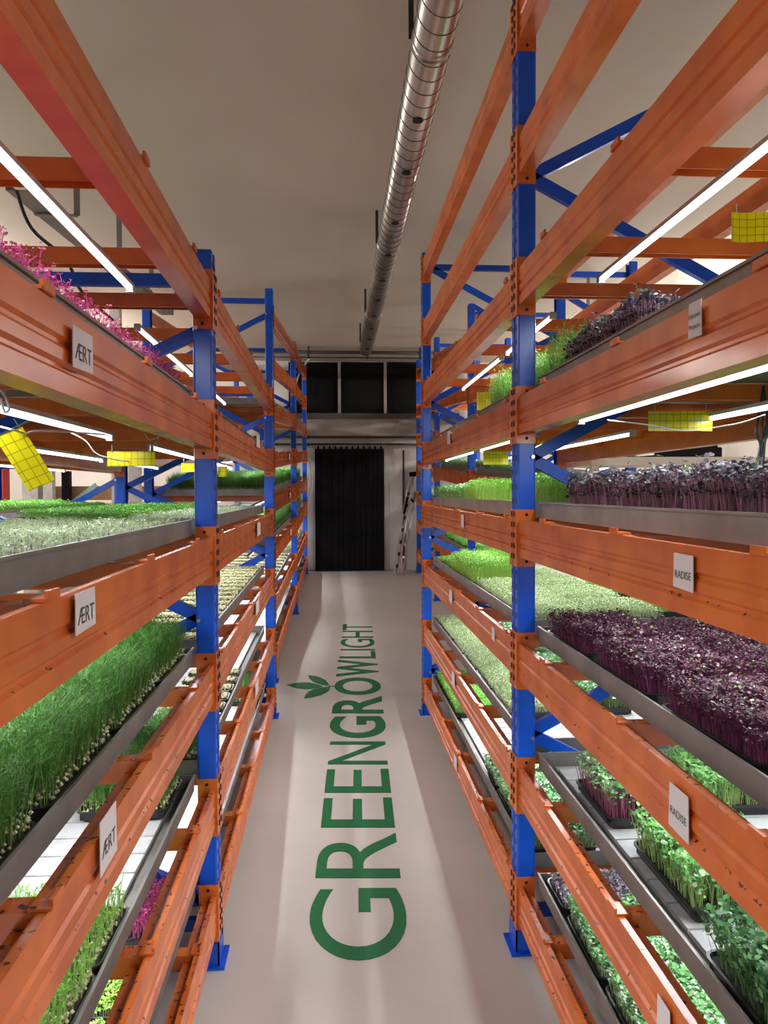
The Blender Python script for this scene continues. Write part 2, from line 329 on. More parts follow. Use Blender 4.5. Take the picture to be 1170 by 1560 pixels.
def rack(label, s, frames, depth, bays, crossY, rear=True, joint0=None, tabs=True):
    """frames: (Y, Xaisle, top z). bays: list per bay of dicts level-> (za, zb, bars?) with beam TOP z at both ends"""
    y0 = frames[0][0]
    R = empty('pallet_rack', (frames[0][1] + s*depth/2, (frames[0][0]+frames[-1][0])/2, floorz((frames[0][0]+frames[-1][0])/2)), label, 'rack')
    P0 = R.location
    for i, (Y, X, top) in enumerate(frames):
        fz = floorz(Y); h = top - fz
        for xo, ss in ((X, s), (X + s*depth, -s)):
            po = put('upright_post', post_mesh(ss, h), R, Vector((xo, Y, fz)) - P0)
            fo = put('base_plate', foot_mesh(ss), po)
            if ss == s:
                ho = put('punched_holes', holes_mesh(ss, h), po); ho['kind'] = 'stuff'
        xa = X + s*(PW-0.01); xb = X + s*(depth - PW + 0.01)
        js = joint0[i] if joint0 else (0.55, -0.43)
        js = [j + H for j in js]
        br = []
        zj = js[0]
        lo = fz + 0.15
        # zigzag down and up from the joints on the aisle side
        z = zj
        while z > lo:
            zr = max(z - 0.49, fz + 0.1); br.append((z, zr))
            z2 = z - 0.98
            if z2 > fz + 0.1: br.append((z2, zr))
            z = z2
        z = zj
        while z + 0.49 < top - 0.05:
            br.append((z, z + 0.49))
            if z + 0.98 < top: br.append((z + 0.98, z + 0.49))
            z += 0.98
        for za, zb in br:
            bm = BM(); channel(bm, Vector((xa, Y, za)) - P0, Vector((xb, Y, zb)) - P0, 0.042, 0.026, 0.003, (0,-1,0)); b_ = obj('brace', bm, BLUE, R)
        for zz in (top - 0.09, fz + 0.12):
            bm = BM(); channel(bm, Vector((xa, Y, zz)) - P0, Vector((xb, Y, zz)) - P0, 0.042, 0.026, 0.003, (0,-1,0)); obj('brace', bm, BLUE, R)
        bm = BM()
        z = zj
        while z > fz + .1: 
            bmesh.ops.create_cone(bm, cap_ends=True, segments=8, radius1=0.008, radius2=0.007, depth=0.012, matrix=Matrix.Translation(Vector((X + s*(PW-0.012), Y-PD/2-0.003, z)) - P0) @ Matrix.Rotation(math.pi/2, 4, 'X')); z -= 0.98
        if len(bm.verts): obj('bolt', bm, STEEL, R)
        else: bm.free()
    barm = None
    for i, bay in enumerate(bays):
        Ya, Xa, ta = frames[i]; Yb, Xb, tb = frames[i+1]
        for lv in bay:
            za, zb, bars = lv
            a = Vector((Xa, Ya + PD/2 + 0.004, za)); b = Vector((Xb, Yb - PD/2 - 0.004, zb))
            bo = beam(R, a, b, s)
            for P, fy, YY, XX, zz in ((a, 1, Ya, Xa, za), (b, -1, Yb, Xb, zb)):
                c = put('end_plate', conn_mesh(s, fy), bo, Vector((XX, YY, zz)) - P0); c2 = put('slot_hole', ins[(s, fy)], bo, Vector((XX, YY, zz)) - P0); c2['kind'] = 'stuff'
            if rear:
                bo = beam(R, a + Vector((s*depth, 0, 0)), b + Vector((s*depth, 0, 0)), -s)
                for P, fy, YY, XX, zz in ((a, 1, Ya, Xa, za), (b, -1, Yb, Xb, zb)):
                    put('end_plate', conn_mesh(-s, fy), bo, Vector((XX + s*depth, YY, zz)) - P0)
            if bars:
                if barm is None:
                    bm = BM(); x1 = s*(0.018); x2 = s*(depth - 0.018)
                    # inverted U bar with a tab folded over the lip of each beam
                    prism(bm, [(-0.022,-0.06),(-0.022,-0.012),(0.022,-0.012),(0.022,-0.06),(0.018,-0.06),(0.018,-0.016),(-0.018,-0.016),(-0.018,-0.06)], x1+s*0.002, x2-s*0.002, lambda p, t: Vector((t, p[0], p[1]+0.010)))
                    for e, sg in ((0, s), (s*depth, -s)):
                        x_0, x_1 = sorted((e - sg*0.002, e + sg*0.03)); box(bm, x_0, x_1, -0.026, 0.026, 0.001, 0.006)
                        x_0, x_1 = sorted((e - sg*0.003, e + sg*0.003)); box(bm, x_0, x_1, -0.022, 0.022, 0.002, 0.016)
                    barm = mesh('cross_bar', bm, ORANGE)
                n = bars if isinstance(bars, (list, tuple)) else crossY
                for f in n:
                    t = f; X = Xa + (Xb-Xa)*t; Y = Ya + (Yb-Ya)*t; z = za + (zb-za)*t
                    put('cross_bar', barm, R, Vector((X, Y, z)) - P0)
    return R
YL = [-0.23, 2.62, 5.47]
def rel(c): return H + c + BH/2
LC = [0.645, 0.212, -0.214, -0.642, -1.071, -1.435]
RC = [1.597, 1.150, 0.704, 0.264, -0.162, -0.590, -1.027, -1.45]
LX = [-0.385, -0.401, -0.423]; RX = [0.630, 0.638, 0.649]
LDp, RDp = 1.10, 1.05
cb = [0.05, 0.25, 0.46, 0.667, 0.874]
lb = [[(rel(c), rel(c), True) for c in LC], [(rel(c), rel(c), True) for c in LC[:5]] + [(rel(-1.47), rel(-1.50), True)]]
rack('blue and orange pallet rack along the left of the aisle, nearest the camera', 1*-1, [(YL[0], LX[0], H+0.81), (YL[1], LX[1], H+0.812), (YL[2], LX[2], H+0.80)], LDp, lb, cb, joint0=[(0.55,)]*2 + [(-0.45+0.98,)])
rb = [[(rel(c), rel(c), c < 1.0) for c in RC]] * 2
rack('tall blue and orange pallet rack along the right of the aisle, nearest the camera', 1, [(YL[0], RX[0], H+1.9), (YL[1], RX[1], H+1.9), (YL[2], RX[2], H+1.717)], RDp, rb, cb, joint0=[(1.10,), (1.10,), (0.65,)])
# far left rack on the ramp
FD = [6.3, 8.7, 11.2]; FX = [-0.482, -0.412, -0.380]
fl = [(1.446,1.596,1.743),(1.046,1.195,1.315),(.663,.80,.915),(.268,.40,.526),(-.099,0,.117),(-.515,-.393,-.243),(-.953,-.794,-.672),(-1.40,-1.165,-1.045)]
FLB = [[(rel(r[0]), rel(r[1]), i > 1) for i, r in enumerate(fl)], [(rel(r[1]), rel(r[2]), i > 1) for i, r in enumerate(fl)]]
rack('blue and orange pallet rack on the left, farthest down the aisle by the curtain', -1, [(FD[0], FX[0], H+1.665), (FD[1], FX[1], H+1.71), (FD[2], FX[2], H+1.86)], 1.05, FLB, [0.1,0.35,0.6,0.85], joint0=[(1.46,), (1.0,), (1.0,)])
GD = [5.8, 7.4, 9.3, 11.2]; GX = [1.42, 1.338, 1.26, 1.247]
gl = [-1.18,-.75,-.32,.113,.54,.97,1.5]
GLB = [[(rel(c + 0.06*(GD[i]-7.4)), rel(c + 0.06*(GD[i+1]-7.4)), c < 1.2) for c in gl] for i in range(3)]
rack('blue and orange pallet rack on the right, standing back behind the near right rack', 1, [(GD[0], GX[0], H+1.78), (GD[1], GX[1], H+1.84), (GD[2], GX[2], H+1.9), (GD[3], GX[3], H+1.95)], 0.95, GLB, [0.12,0.5,0.88], joint0=[(0.75,), (0.85,), (0.95,), (1.0,)])
# second row behind the near left rack
BX = -1.62; BYs = [0.4, 3.2, 6.0]
bb = [[(rel(c), rel(c), True) for c in LC[1:4]]] * 2
rack('blue and orange rack row standing back to back behind the near left rack', -1, [(y, BX, H+0.30) for y in BYs], 1.0, bb, cb, joint0=[(0.1,)]*3)
# ------------------------------------------------------------------ ordinals for labels
ORD = ['first','second','third','fourth','fifth','sixth','seventh','eighth','ninth','tenth','eleventh','twelfth','thirteenth','fourteenth','fifteenth','sixteenth','seventeenth','eighteenth','nineteenth','twentieth']
# ------------------------------------------------------------------ troughs
class Shelf: pass
def shelf(s, Xa, Xb, Ya, Yb, za, zb, depth, where):
    h = Shelf(); h.s = s; h.Xa = Xa; h.Xb = Xb; h.Ya = Ya; h.Yb = Yb; h.za = za; h.zb = zb; h.depth = depth; h.where = where
    def P(u, Y, dz):      # u: distance inside from the aisle plane
        t = (Y - Ya) / (Yb - Ya); return Vector((Xa + (Xb-Xa)*t + s*u, Y, za + (zb-za)*t + dz))
    h.P = P; return h
def trough(h, Y0, Y1, slats=None, lip=0.062):
    s = h.s; c = h.P(h.depth/2, (Y0+Y1)/2, 0.0)
    T = empty('grow_trough', c, 'grey sheet metal growing trough on the ' + h.where, 'trough')
    u0, u1 = 0.070, h.depth - 0.075; t = 0.003
    bm = BM()
    prof = [(u0-0.006, lip),(u0, lip),(u0+t, lip-0.002),(u0+t, 0.012),(u0+0.02, 0.010),(u1-0.02, 0.010),(u1-t, 0.012),(u1-t, lip-0.002),(u1, lip),(u1+0.006, lip),(u1+0.006,lip-0.006),(u1,lip-0.006),(u1, 0.006),(u0, 0.006),(u0,lip-0.006),(u0-0.006,lip-0.006)]
    a = h.P(0, Y0, 0) - c; b = h.P(0, Y1, 0) - c
    prism(bm, prof, 0, 1, lambda p, q: a + (b - a)*q + Vector((s*p[0], 0, p[1])))
    obj('trough_pan', bm, GALV, T)
    for Y in (Y0+0.002, Y1-0.005):
        a = h.P(0, Y, 0) - c; bm = BM(); x0, x1 = sorted((s*u0, s*u1)); box(bm, a.x+x0, a.x+x1, a.y, a.y+0.003, a.z+0.008, a.z+lip-0.002); obj('end_wall', bm, GALV, T)
    # white liner sheet in the bottom
    bm = BM(); a = h.P(0, Y0+0.02, 0.0115) - c; b = h.P(0, Y1-0.02, 0.0115) - c
    prism(bm, [(u0+0.05,0),(u1-0.03,0),(u1-0.03,0.004),(u0+0.05,0.004)], 0, 1, lambda p, q: a + (b-a)*q + Vector((s*p[0],0,p[1]))); obj('liner_sheet', bm, WHITE, T)
    for (sy0, sy1) in (slats or []):
        y = sy0
        if ('sl', s, h.depth) not in conn_cache:
            bm = BM(); x0, x1 = sorted((s*(u0+0.05), s*(u1-0.03))); box(bm, x0, x1, 0.004, 0.101, 0, 0.008); bmesh.ops.bevel(bm, geom=bm.edges[:], offset=0.002, segments=1)
            conn_cache[('sl', s, h.depth)] = mesh('slat', bm, WHITE)
        while y < sy1 - 0.05:
            put('slat', conn_cache[('sl', s, h.depth)], T, h.P(0, y, 0.016) - c); y += 0.105
    return T
# ------------------------------------------------------------------ LED tubes
tube_meshes = {}
def led(p, q, label, power=1.0, group=None, light=True):
    p = Vector(p); q = Vector(q); L = (q-p).length; k = round(L, 2)
    if k not in tube_meshes:
        bm = BM(); tube(bm, [(0,-L/2+0.012,0),(0,L/2-0.012,0)], 0.0075, 10); a = mesh('diffuser', bm, TUBE, True)
        bm = BM(); box(bm, -0.009, 0.009, -L/2, L/2, 0.006, 0.016); b = mesh('channel', bm, WHITE)
        bm = BM()
        box(bm, -0.010, 0.010, -0.011, 0.011, -0.010, 0.012)
        c = mesh('end_cap', bm, WHITE)
        tube_meshes[k] = (a, b, c)
    T = empty('led_tube', (p+q)/2, label, 'grow light', group)
    d = q - p; T.rotation_euler = (math.atan2(d.z, math.hypot(d.x, d.y)), 0, -math.atan2(d.x, d.y))
    for nm, me in zip(('diffuser', 'channel'), tube_meshes[k]): put(nm, me, T)
    for e in (-1, 1): put('end_cap', tube_meshes[k][2], T, (0, e*(L/2-0.003), 0))
    if light:
        ld = bpy.data.lights.new('led_light', 'AREA'); ld.shape = 'RECTANGLE'; ld.size = 0.016; ld.size_y = L - 0.03; ld.energy = LED_W * L * power; ld.color = (0.95, 0.97, 1.0)
        lo = bpy.data.objects.new('led_light', ld); COL.objects.link(lo); lo.parent = T; lo.location = (0, 0, -0.0085)
    return T
# ------------------------------------------------------------------ plants
def build_mesh(name, V, Fq, Cv):
    me = bpy.data.meshes.new(name); V = np.asarray(V, dtype=np.float32); Fq = np.asarray(Fq, dtype=np.int32)
    me.vertices.add(len(V)); me.vertices.foreach_set('co', V.ravel())
    n = Fq.shape[1]; me.loops.add(Fq.size); me.loops.foreach_set('vertex_index', Fq.ravel())
    me.polygons.add(len(Fq)); me.polygons.foreach_set('loop_start', np.arange(len(Fq), dtype=np.int32)*n)
    me.update(calc_edges=True); me.validate()
    ca = me.color_attributes.new('Col', 'FLOAT_COLOR', 'POINT'); c4 = np.ones((len(V), 4), dtype=np.float32); c4[:, :3] = Cv; ca.data.foreach_set('color', c4.ravel())
    me.materials.append(LEAF); return me
LT = np.array([(0,0,0),(0.35,0.42,0.04),(0.85,0.36,0.02),(1.0,0,-0.10),(0.85,-0.36,0.02),(0.35,-0.42,0.04),(0.5,0,-0.06)], dtype=np.float32)
LF = np.array([(0,1,6),(1,2,6),(2,3,6),(3,4,6),(4,5,6),(5,0,6)], dtype=np.int32)
def rot(yaw, tilt, roll):
    cyw, syw = np.cos(yaw), np.sin(yaw); ct, st = np.cos(tilt), np.sin(tilt); cr, sr = np.cos(roll), np.sin(roll)
    # local x forward tilted up by tilt, then yaw
    z = np.zeros_like(yaw); o = np.ones_like(yaw)
    Rz = np.stack([np.stack([cyw,-syw,z],-1), np.stack([syw,cyw,z],-1), np.stack([z,z,o],-1)], -2)
    Ry = np.stack([np.stack([ct,z,-st],-1), np.stack([z,o,z],-1), np.stack([st,z,ct],-1)], -2)
    Rx = np.stack([np.stack([o,z,z],-1), np.stack([z,cr,-sr],-1), np.stack([z,sr,cr],-1)], -2)
    return Rz @ Ry @ Rx
class Acc:
    def __init__(s): s.V=[]; s.F=[]; s.C=[]; s.n=0
    def leaves(s, base, yaw, tilt, roll, size, aspect, col):
        R = rot(yaw, tilt, roll); T = LT[None] * np.stack([size, size*aspect, size], -1)[:,None,:]
        v = np.einsum('nij,nkj->nki', R, T) + base[:,None,:]
        f = LF[None] + (np.arange(len(base))*7)[:,None,None] + s.n
        c = np.repeat(col[:,None,:], 7, 1); s.V.append(v.reshape(-1,3)); s.F.append(f.reshape(-1,3)); s.C.append(c.reshape(-1,3)); s.n += v.shape[0]*7
    def ribbons(s, pts, wid, yaw, col0, col1):
        """pts n,k,3 ; flat ribbon widened along yaw direction"""
        n,k,_ = pts.shape; d = np.stack([np.cos(yaw), np.sin(yaw), np.zeros(n)], -1)[:,None,:]
        taper = np.linspace(1, 0.55, k)[None,:,None]
        a = pts + d*wid[:,None,None]*taper; b = pts - d*wid[:,None,None]*taper
        v = np.stack([a,b], 2).reshape(n, k*2, 3)
        f = []
        for i in range(k-1): f += [(2*i,2*i+1,2*i+3),(2*i,2*i+3,2*i+2)]
        f = np.array(f, dtype=np.int32)[None] + (np.arange(n)*2*k)[:,None,None] + s.n
        t = np.repeat(np.linspace(0,1,k), 2)[None,:,None]
        c = col0[:,None,:]*(1-t) + col1[:,None,:]*t
        s.V.append(v.reshape(-1,3)); s.F.append(f.reshape(-1,3)); s.C.append(c.reshape(-1,3)); s.n += n*2*k
    def blobs(s, p, r, col):
        O = np.array([(1,0,0),(-1,0,0),(0,1,0),(0,-1,0),(0,0,1),(0,0,-1)], dtype=np.float32)
        Fo = np.array([(0,2,4),(2,1,4),(1,3,4),(3,0,4),(2,0,5),(1,2,5),(3,1,5),(0,3,5)], dtype=np.int32)
        v = O[None]*r[:,None,None] + p[:,None,:]; f = Fo[None] + (np.arange(len(p))*6)[:,None,None] + s.n
        s.V.append(v.reshape(-1,3)); s.F.append(f.reshape(-1,3)); s.C.append(np.repeat(col[:,None,:],6,1).reshape(-1,3)); s.n += len(p)*6
    def mesh(s, name, wx, ly):
        V = np.concatenate(s.V).copy()
        for ax, half in ((0, wx/2), (1, ly/2)):     # crowded plants stay over their own tray
            a_ = half - 0.012; m_ = np.abs(V[:,ax]); o_ = m_ > a_
            V[o_,ax] = np.sign(V[o_,ax]) * (a_ + 0.014*np.tanh((m_[o_]-a_)/0.014))
        return build_mesh(name, V, np.concatenate(s.F), np.concatenate(s.C))
def pal(g, n, cols, ps, var=0.12):
    i = g.choice(len(cols), n, p=np.array(ps)/sum(ps)); c = np.array(cols, dtype=np.float32)[i]
    return np.clip(c * (1 + g.normal(0, var, (n,1))) , 0.002, 1)
def crop(kind, wx, ly, seed):
    g = np.random.default_rng(seed); A = Acc(); z0 = 0.028
    K = CROPS[kind]; n = int(K['n'] * wx * ly / 0.12)
    x = g.uniform(-wx/2+0.012, wx/2-0.012, n); y = g.uniform(-ly/2+0.012, ly/2-0.012, n)
    y = y * K.get('band', 1.0)
    # low frequency height field + falling edges
    hf = 1 + 0.10*np.sin(x*31+seed) * np.cos(y*23+seed*2) + 0.07*np.sin(x*60+y*47)
    edge = np.minimum(np.minimum(x+wx/2, wx/2-x), np.minimum(y+ly/2, ly/2-y)); hf *= np.clip(0.80 + edge*6, 0.8, 1.0)
    h = K['h'] * hf * g.normal(1, K.get('hv', 0.10), n)
    base = np.stack([x, y, np.full(n, z0)], -1)
    yaw = g.uniform(0, 2*math.pi, n); lean = g.normal(0, K.get('lean', 0.12), (n, 2)); out = np.stack([x/(wx/2), y/(ly/2)], -1)**3 * K.get('splay', 0.15)
    lean = (lean + out) * h[:,None]; lim = np.stack([wx/2+0.006-np.abs(x), ly/2+0.006-np.abs(y)], -1); sg = np.sign(np.stack([x, y], -1)); lean = np.where(lean*sg > lim, lim*sg, lean)
    k = 4; t = np.linspace(0, 1, k); pts = base[:,None,:] + np.stack([lean[:,0:1]*t**1.6, lean[:,1:2]*t**1.6, h[:,None]*t], -1)
    cs0 = pal(g, n, K['stem'], [1]*len(K['stem'])); cs1 = pal(g, n, K['stem2'], [1]*len(K['stem2']))
    ns = n if K.get('stems', 1) == 1 else int(n*K['stems'])
    A.ribbons(pts[:ns], np.full(ns, K.get('sw', 0.0008)), yaw[:ns], cs0[:ns], cs1[:ns])
    top = pts[:, -1]
    if kind in ('pea', 'peayoung', 'fern'):
        m = K['tend']
        for j in range(m):
            tt = g.uniform(K.get('t0', 0.3), 1.0, n)[:,None]; b = base*(1-tt) + top*tt
            ya = g.uniform(0, 2*math.pi, n); ln = h * g.uniform(0.18, 0.5, n); upz = g.uniform(0.0, 0.8, n)
            k2 = 4; t2 = np.linspace(0,1,k2); dirv = np.stack([np.cos(ya), np.sin(ya), np.zeros(n)], -1)
            cur = g.normal(0, 0.5, n); d2 = np.stack([-np.sin(ya), np.cos(ya), np.zeros(n)], -1)
            p = b[:,None,:] + dirv[:,None,:]*(ln[:,None]*np.sin(t2*1.4)[None])[...,None]*0.75 + d2[:,None,:]*(ln*cur)[:,None,None]*(t2**2)[None,:,None]*0.6
            p[:,:,2] += (ln*upz)[:,None]*(t2[None]*1.0) 
            A.ribbons(p, np.full(n, K.get('tw', 0.0007)), ya + math.pi/2 + g.normal(0,0.5,n), pal(g,n,K['leaf'],K['lp']), pal(g,n,K['leaf'],K['lp']))
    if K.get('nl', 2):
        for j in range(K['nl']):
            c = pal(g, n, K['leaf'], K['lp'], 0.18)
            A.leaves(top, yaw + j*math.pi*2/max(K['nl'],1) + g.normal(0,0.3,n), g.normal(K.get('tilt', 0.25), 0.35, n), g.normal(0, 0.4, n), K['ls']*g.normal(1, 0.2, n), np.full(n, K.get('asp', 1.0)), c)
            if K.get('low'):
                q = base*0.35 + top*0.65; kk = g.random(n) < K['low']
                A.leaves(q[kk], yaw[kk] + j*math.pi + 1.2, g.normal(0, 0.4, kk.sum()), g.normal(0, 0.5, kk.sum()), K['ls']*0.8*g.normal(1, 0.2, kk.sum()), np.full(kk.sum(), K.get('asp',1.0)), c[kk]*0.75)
    if K.get('seeds'):
        m = int(K['seeds'] * wx * ly / 0.12); sx = g.uniform(-wx/2+0.01, wx/2-0.01, m); sy = g.uniform(-ly/2+0.01, ly/2-0.01, m)
        # more seeds along the rim where they show
        k_ = int(m*0.45) if kind != 'germ' else 0; e = g.random(k_) < 0.5; sgn = np.where(g.random(k_) < .5, -1, 1)
        sx[:k_] = np.where(e, sgn*(wx/2-0.010-g.uniform(0,0.012,k_)), sx[:k_]); sy[:k_] = np.where(e, sy[:k_], sgn*(ly/2-0.010-g.uniform(0,0.012,k_)))
        sy = sy * K.get('band', 1.0)
        A.blobs(np.stack([sx, sy, z0 + 0.004 + g.uniform(0, K.get('sh', 0.012), m)], -1).astype(np.float32), g.uniform(0.0035, 0.0052, m), pal(g, m, [(0.78,0.72,0.42),(0.68,0.66,0.34),(0.82,0.78,0.55)], [1,1,1]))
    return A.mesh('sprouts', wx, ly)
G1=(0.10,0.30,0.045); G2=(0.16,0.42,0.07); G3=(0.26,0.55,0.12)
CROPS = {
 'pea': dict(n=1500, h=0.115, hv=0.08, lean=0.12, stem=[(0.22,0.36,0.10)], stem2=[(0.06,0.22,0.04)], leaf=[(0.035,0.125,0.012),(0.075,0.22,0.025),(0.18,0.40,0.07)], lp=[3,4,2], tend=9, nl=0, seeds=420, sh=0.022, splay=0.12, sw=0.001, t0=0.25),
 'peayoung': dict(n=1000, h=0.06, hv=0.22, lean=0.12, stem=[(0.45,0.52,0.22)], stem2=[(0.18,0.42,0.06)], leaf=[(0.15,0.40,0.04),(0.24,0.50,0.06)], lp=[1,1], tend=2, nl=2, ls=0.009, asp=0.5, tilt=0.9, seeds=520, sh=0.016, sw=0.0013, t0=0.6),
 'germ': dict(n=260, h=0.014, hv=0.3, stem=[(0.65,0.66,0.45)], stem2=[(0.45,0.55,0.25)], leaf=[(0.35,0.50,0.15)], lp=[1], nl=1, ls=0.005, seeds=1600, sh=0.012, sw=0.001, band=0.50),
 'fern': dict(n=420, h=0.13, hv=0.12, lean=0.2, stem=[(0.30,0.42,0.12)], stem2=[(0.20,0.45,0.08)], leaf=[(0.22,0.50,0.10),(0.34,0.60,0.12),(0.16,0.38,0.10)], lp=[2,2,1], tend=12, nl=2, ls=0.014, asp=0.45, tilt=0.4, splay=0.1, sw=0.0012, tw=0.0013, t0=0.2),
 'purple': dict(n=3200, h=0.062, stem=[(0.22,0.05,0.12)], stem2=[(0.12,0.02,0.06)], leaf=[(0.042,0.010,0.025),(0.085,0.018,0.048),(0.17,0.075,0.10),(0.40,0.32,0.30),(0.12,0.20,0.05)], lp=[8,7,3,1.5,0.8], nl=2, ls=0.0072, low=0.5, sw=0.0009, splay=0.2),
 'purpletall': dict(n=1900, h=0.088, hv=0.09, stem=[(0.52,0.26,0.34),(0.36,0.16,0.23)], stem2=[(0.34,0.16,0.22)], leaf=[(0.045,0.035,0.055),(0.09,0.08,0.10),(0.22,0.22,0.24),(0.12,0.20,0.10)], lp=[6,5,2,1], nl=2, ls=0.011, low=0.9, sw=0.0011, splay=0.12),
 'radish': dict(n=1700, h=0.075, stem=[(0.35,0.50,0.16),(0.42,0.55,0.22)], stem2=[(0.40,0.58,0.20)], leaf=[(0.10,0.32,0.07),(0.18,0.45,0.11),(0.30,0.55,0.20),(0.48,0.60,0.44)], lp=[4,5,3,1], nl=2, ls=0.0125, low=0.4, sw=0.0012, splay=0.35),
 'radishpurple': dict(n=1600, h=0.075, stem=[(0.30,0.06,0.16)], stem2=[(0.34,0.18,0.20)], leaf=[(0.10,0.28,0.08),(0.18,0.38,0.13),(0.35,0.50,0.30),(0.16,0.08,0.10)], lp=[4,4,2,1], nl=2, ls=0.0115, low=0.2, sw=0.0013, splay=0.3),
 'darkgreen': dict(n=1500, h=0.085, stem=[(0.12,0.25,0.07)], stem2=[(0.10,0.24,0.07)], leaf=[(0.04,0.14,0.04),(0.07,0.22,0.06),(0.14,0.30,0.12)], lp=[4,4,2], nl=2, ls=0.013, low=0.6, sw=0.001, splay=0.5, lean=0.3),
 'whitegreen': dict(n=2000, h=0.06, stem=[(0.30,0.40,0.20)], stem2=[(0.3,0.45,0.2)], leaf=[(0.08,0.26,0.07),(0.15,0.38,0.12),(0.45,0.56,0.42),(0.55,0.60,0.54)], lp=[4,4,2,1.2], nl=2, ls=0.0105, low=0.3, splay=0.25),
 'pale': dict(n=2600, h=0.030, hv=0.15, stem=[(0.60,0.66,0.42)], stem2=[(0.52,0.62,0.32)], leaf=[(0.36,0.50,0.20),(0.50,0.62,0.32),(0.26,0.42,0.14),(0.62,0.66,0.50)], lp=[3,3,2,1], nl=2, ls=0.0055, sw=0.0006),
 'palesmall': dict(band=0.74, n=700, h=0.022, hv=0.2, stem=[(0.66,0.72,0.55)], stem2=[(0.55,0.66,0.40)], leaf=[(0.36,0.50,0.24),(0.52,0.62,0.38)], lp=[1,1], nl=2, ls=0.005, sw=0.0007),
 'cress': dict(n=1900, h=0.10, hv=0.08, stem=[(0.50,0.66,0.14),(0.42,0.60,0.12)], stem2=[(0.34,0.60,0.10)], leaf=[(0.22,0.52,0.07),(0.34,0.66,0.12),(0.14,0.38,0.05)], lp=[4,4,2], nl=2, ls=0.0075, low=0.2, sw=0.0011, splay=0.10, lean=0.08),
 'green': dict(n=2300, h=0.045, stem=[(0.35,0.5,0.15)], stem2=[(0.3,0.5,0.12)], leaf=[(0.14,0.42,0.05),(0.24,0.58,0.09),(0.36,0.66,0.16)], lp=[3,4,2], nl=2, ls=0.0085, low=0.2, splay=0.15),
 'lime': dict(n=2300, h=0.022, stem=[(0.45,0.6,0.15)], stem2=[(0.4,0.62,0.12)], leaf=[(0.32,0.62,0.08),(0.45,0.75,0.15)], lp=[1,1], nl=2, ls=0.007),
 'shortgreen': dict(n=2300, h=0.030, stem=[(0.30,0.45,0.12)], stem2=[(0.2,0.4,0.08)], leaf=[(0.09,0.28,0.04),(0.16,0.40,0.06)], lp=[1,1], nl=2, ls=0.007),
 'pink': dict(n=2100, h=0.055, stem=[(0.60,0.12,0.30)], stem2=[(0.50,0.07,0.22)], leaf=[(0.36,0.03,0.13),(0.52,0.09,0.24),(0.25,0.03,0.08)], lp=[3,3,2], nl=2, ls=0.006, hv=0.25, lean=0.3),
 'whitelilac': dict(n=2000, h=0.03, stem=[(0.5,0.4,0.5)], stem2=[(0.5,0.4,0.5)], leaf=[(0.58,0.52,0.60),(0.10,0.05,0.10),(0.40,0.34,0.42),(0.2,0.3,0.15)], lp=[4,3,3,1], nl=2, ls=0.008),
}
WORDS = {'pea':'dense wispy green pea shoots','peayoung':'short green pea shoots','germ':'sprouting cream peas','fern':'bushy bright feathery greens','purple':'dark purple radish greens','purpletall':'tall dark greens with mauve stems','radish':'leafy green radish shoots','radishpurple':'green leaves on purple stems','darkgreen':'loose dark green leaves','whitegreen':'green and whitish leaves','pale':'pale green seedlings','palesmall':'sparse pale seedlings','cress':'tall yellow green cress','green':'bright green seedlings','lime':'tiny lime seedlings','shortgreen':'low mid green seedlings','pink':'pink red seedlings','whitelilac':'whitish lilac seedlings'}
pan_cache = {}
def pan_mesh(wx, ly, hh=0.034):
    k = (wx, ly)
    if k not in pan_cache:
        bm = BM(); rings = []
        def rr(w, l, r, z):
            pts = []
            for cx_, cy_, a0 in ((w/2-r, l/2-r, 0), (-w/2+r, l/2-r, 90), (-w/2+r, -l/2+r, 180), (w/2-r, -l/2+r, 270)):
                for q in range(4): a = math.radians(a0 + q*30); pts.append((cx_ + r*math.cos(a), cy_ + r*math.sin(a), z))
            return [bm.verts.new(p) for p in pts]
        rings = [rr(wx-0.03, ly-0.03, 0.02, 0), rr(wx-0.008, ly-0.008, 0.025, hh-0.004), rr(wx, ly, 0.026, hh-0.004), rr(wx, ly, 0.026, hh), rr(wx-0.012, ly-0.012, 0.022, hh), rr(wx-0.034, ly-0.034, 0.018, 0.004)]
        for i in range(len(rings)-1):
            n = len(rings[i])
            for q in range(n): bm.faces.new((rings[i][q], rings[i][(q+1)%n], rings[i+1][(q+1)%n], rings[i+1][q]))
        bm.faces.new(rings[0]); bm.faces.new(rings[-1])
        a = mesh('tray_pan', bm, PAN); bm = BM(); box(bm, -wx/2+0.012, wx/2-0.012, -ly/2+0.012, ly/2-0.012, 0.006, 0.027); b = mesh('growing_mat', bm, SOIL)
        pan_cache[k] = (a, b)
    return pan_cache[k]
crop_cache = {}
SHELFCNT = {}
def greens(h, u, Y, kind, wx, ly, label, group=None, yaw=0.0, variant=None):
    v = variant if variant is not None else rnd.randrange(2)
    k = (kind, wx, ly, v)
    if k not in crop_cache: crop_cache[k] = crop(kind, wx, ly, hash((kind, wx)) % 1000 * 0 + sum(map(ord, kind)) + v*17)
    loc = h.P(u, Y, 0.0165 if not getattr(h, 'slats', False) else 0.0245)
    slope = math.atan2(h.zb-h.za, h.Yb-h.Ya)
    T = empty('greens_tray', loc, label, 'tray of greens', group, (slope, 0, yaw + (math.pi if rnd.random() < .5 else 0)))
    if T.rotation_euler.z > 1.5: T.rotation_euler.x = -slope
    a, b = pan_mesh(wx, ly); put('tray_pan', a, T); put('growing_mat', b, T); s_ = put('sprouts', crop_cache[k], T); s_['kind'] = 'stuff'
    return T
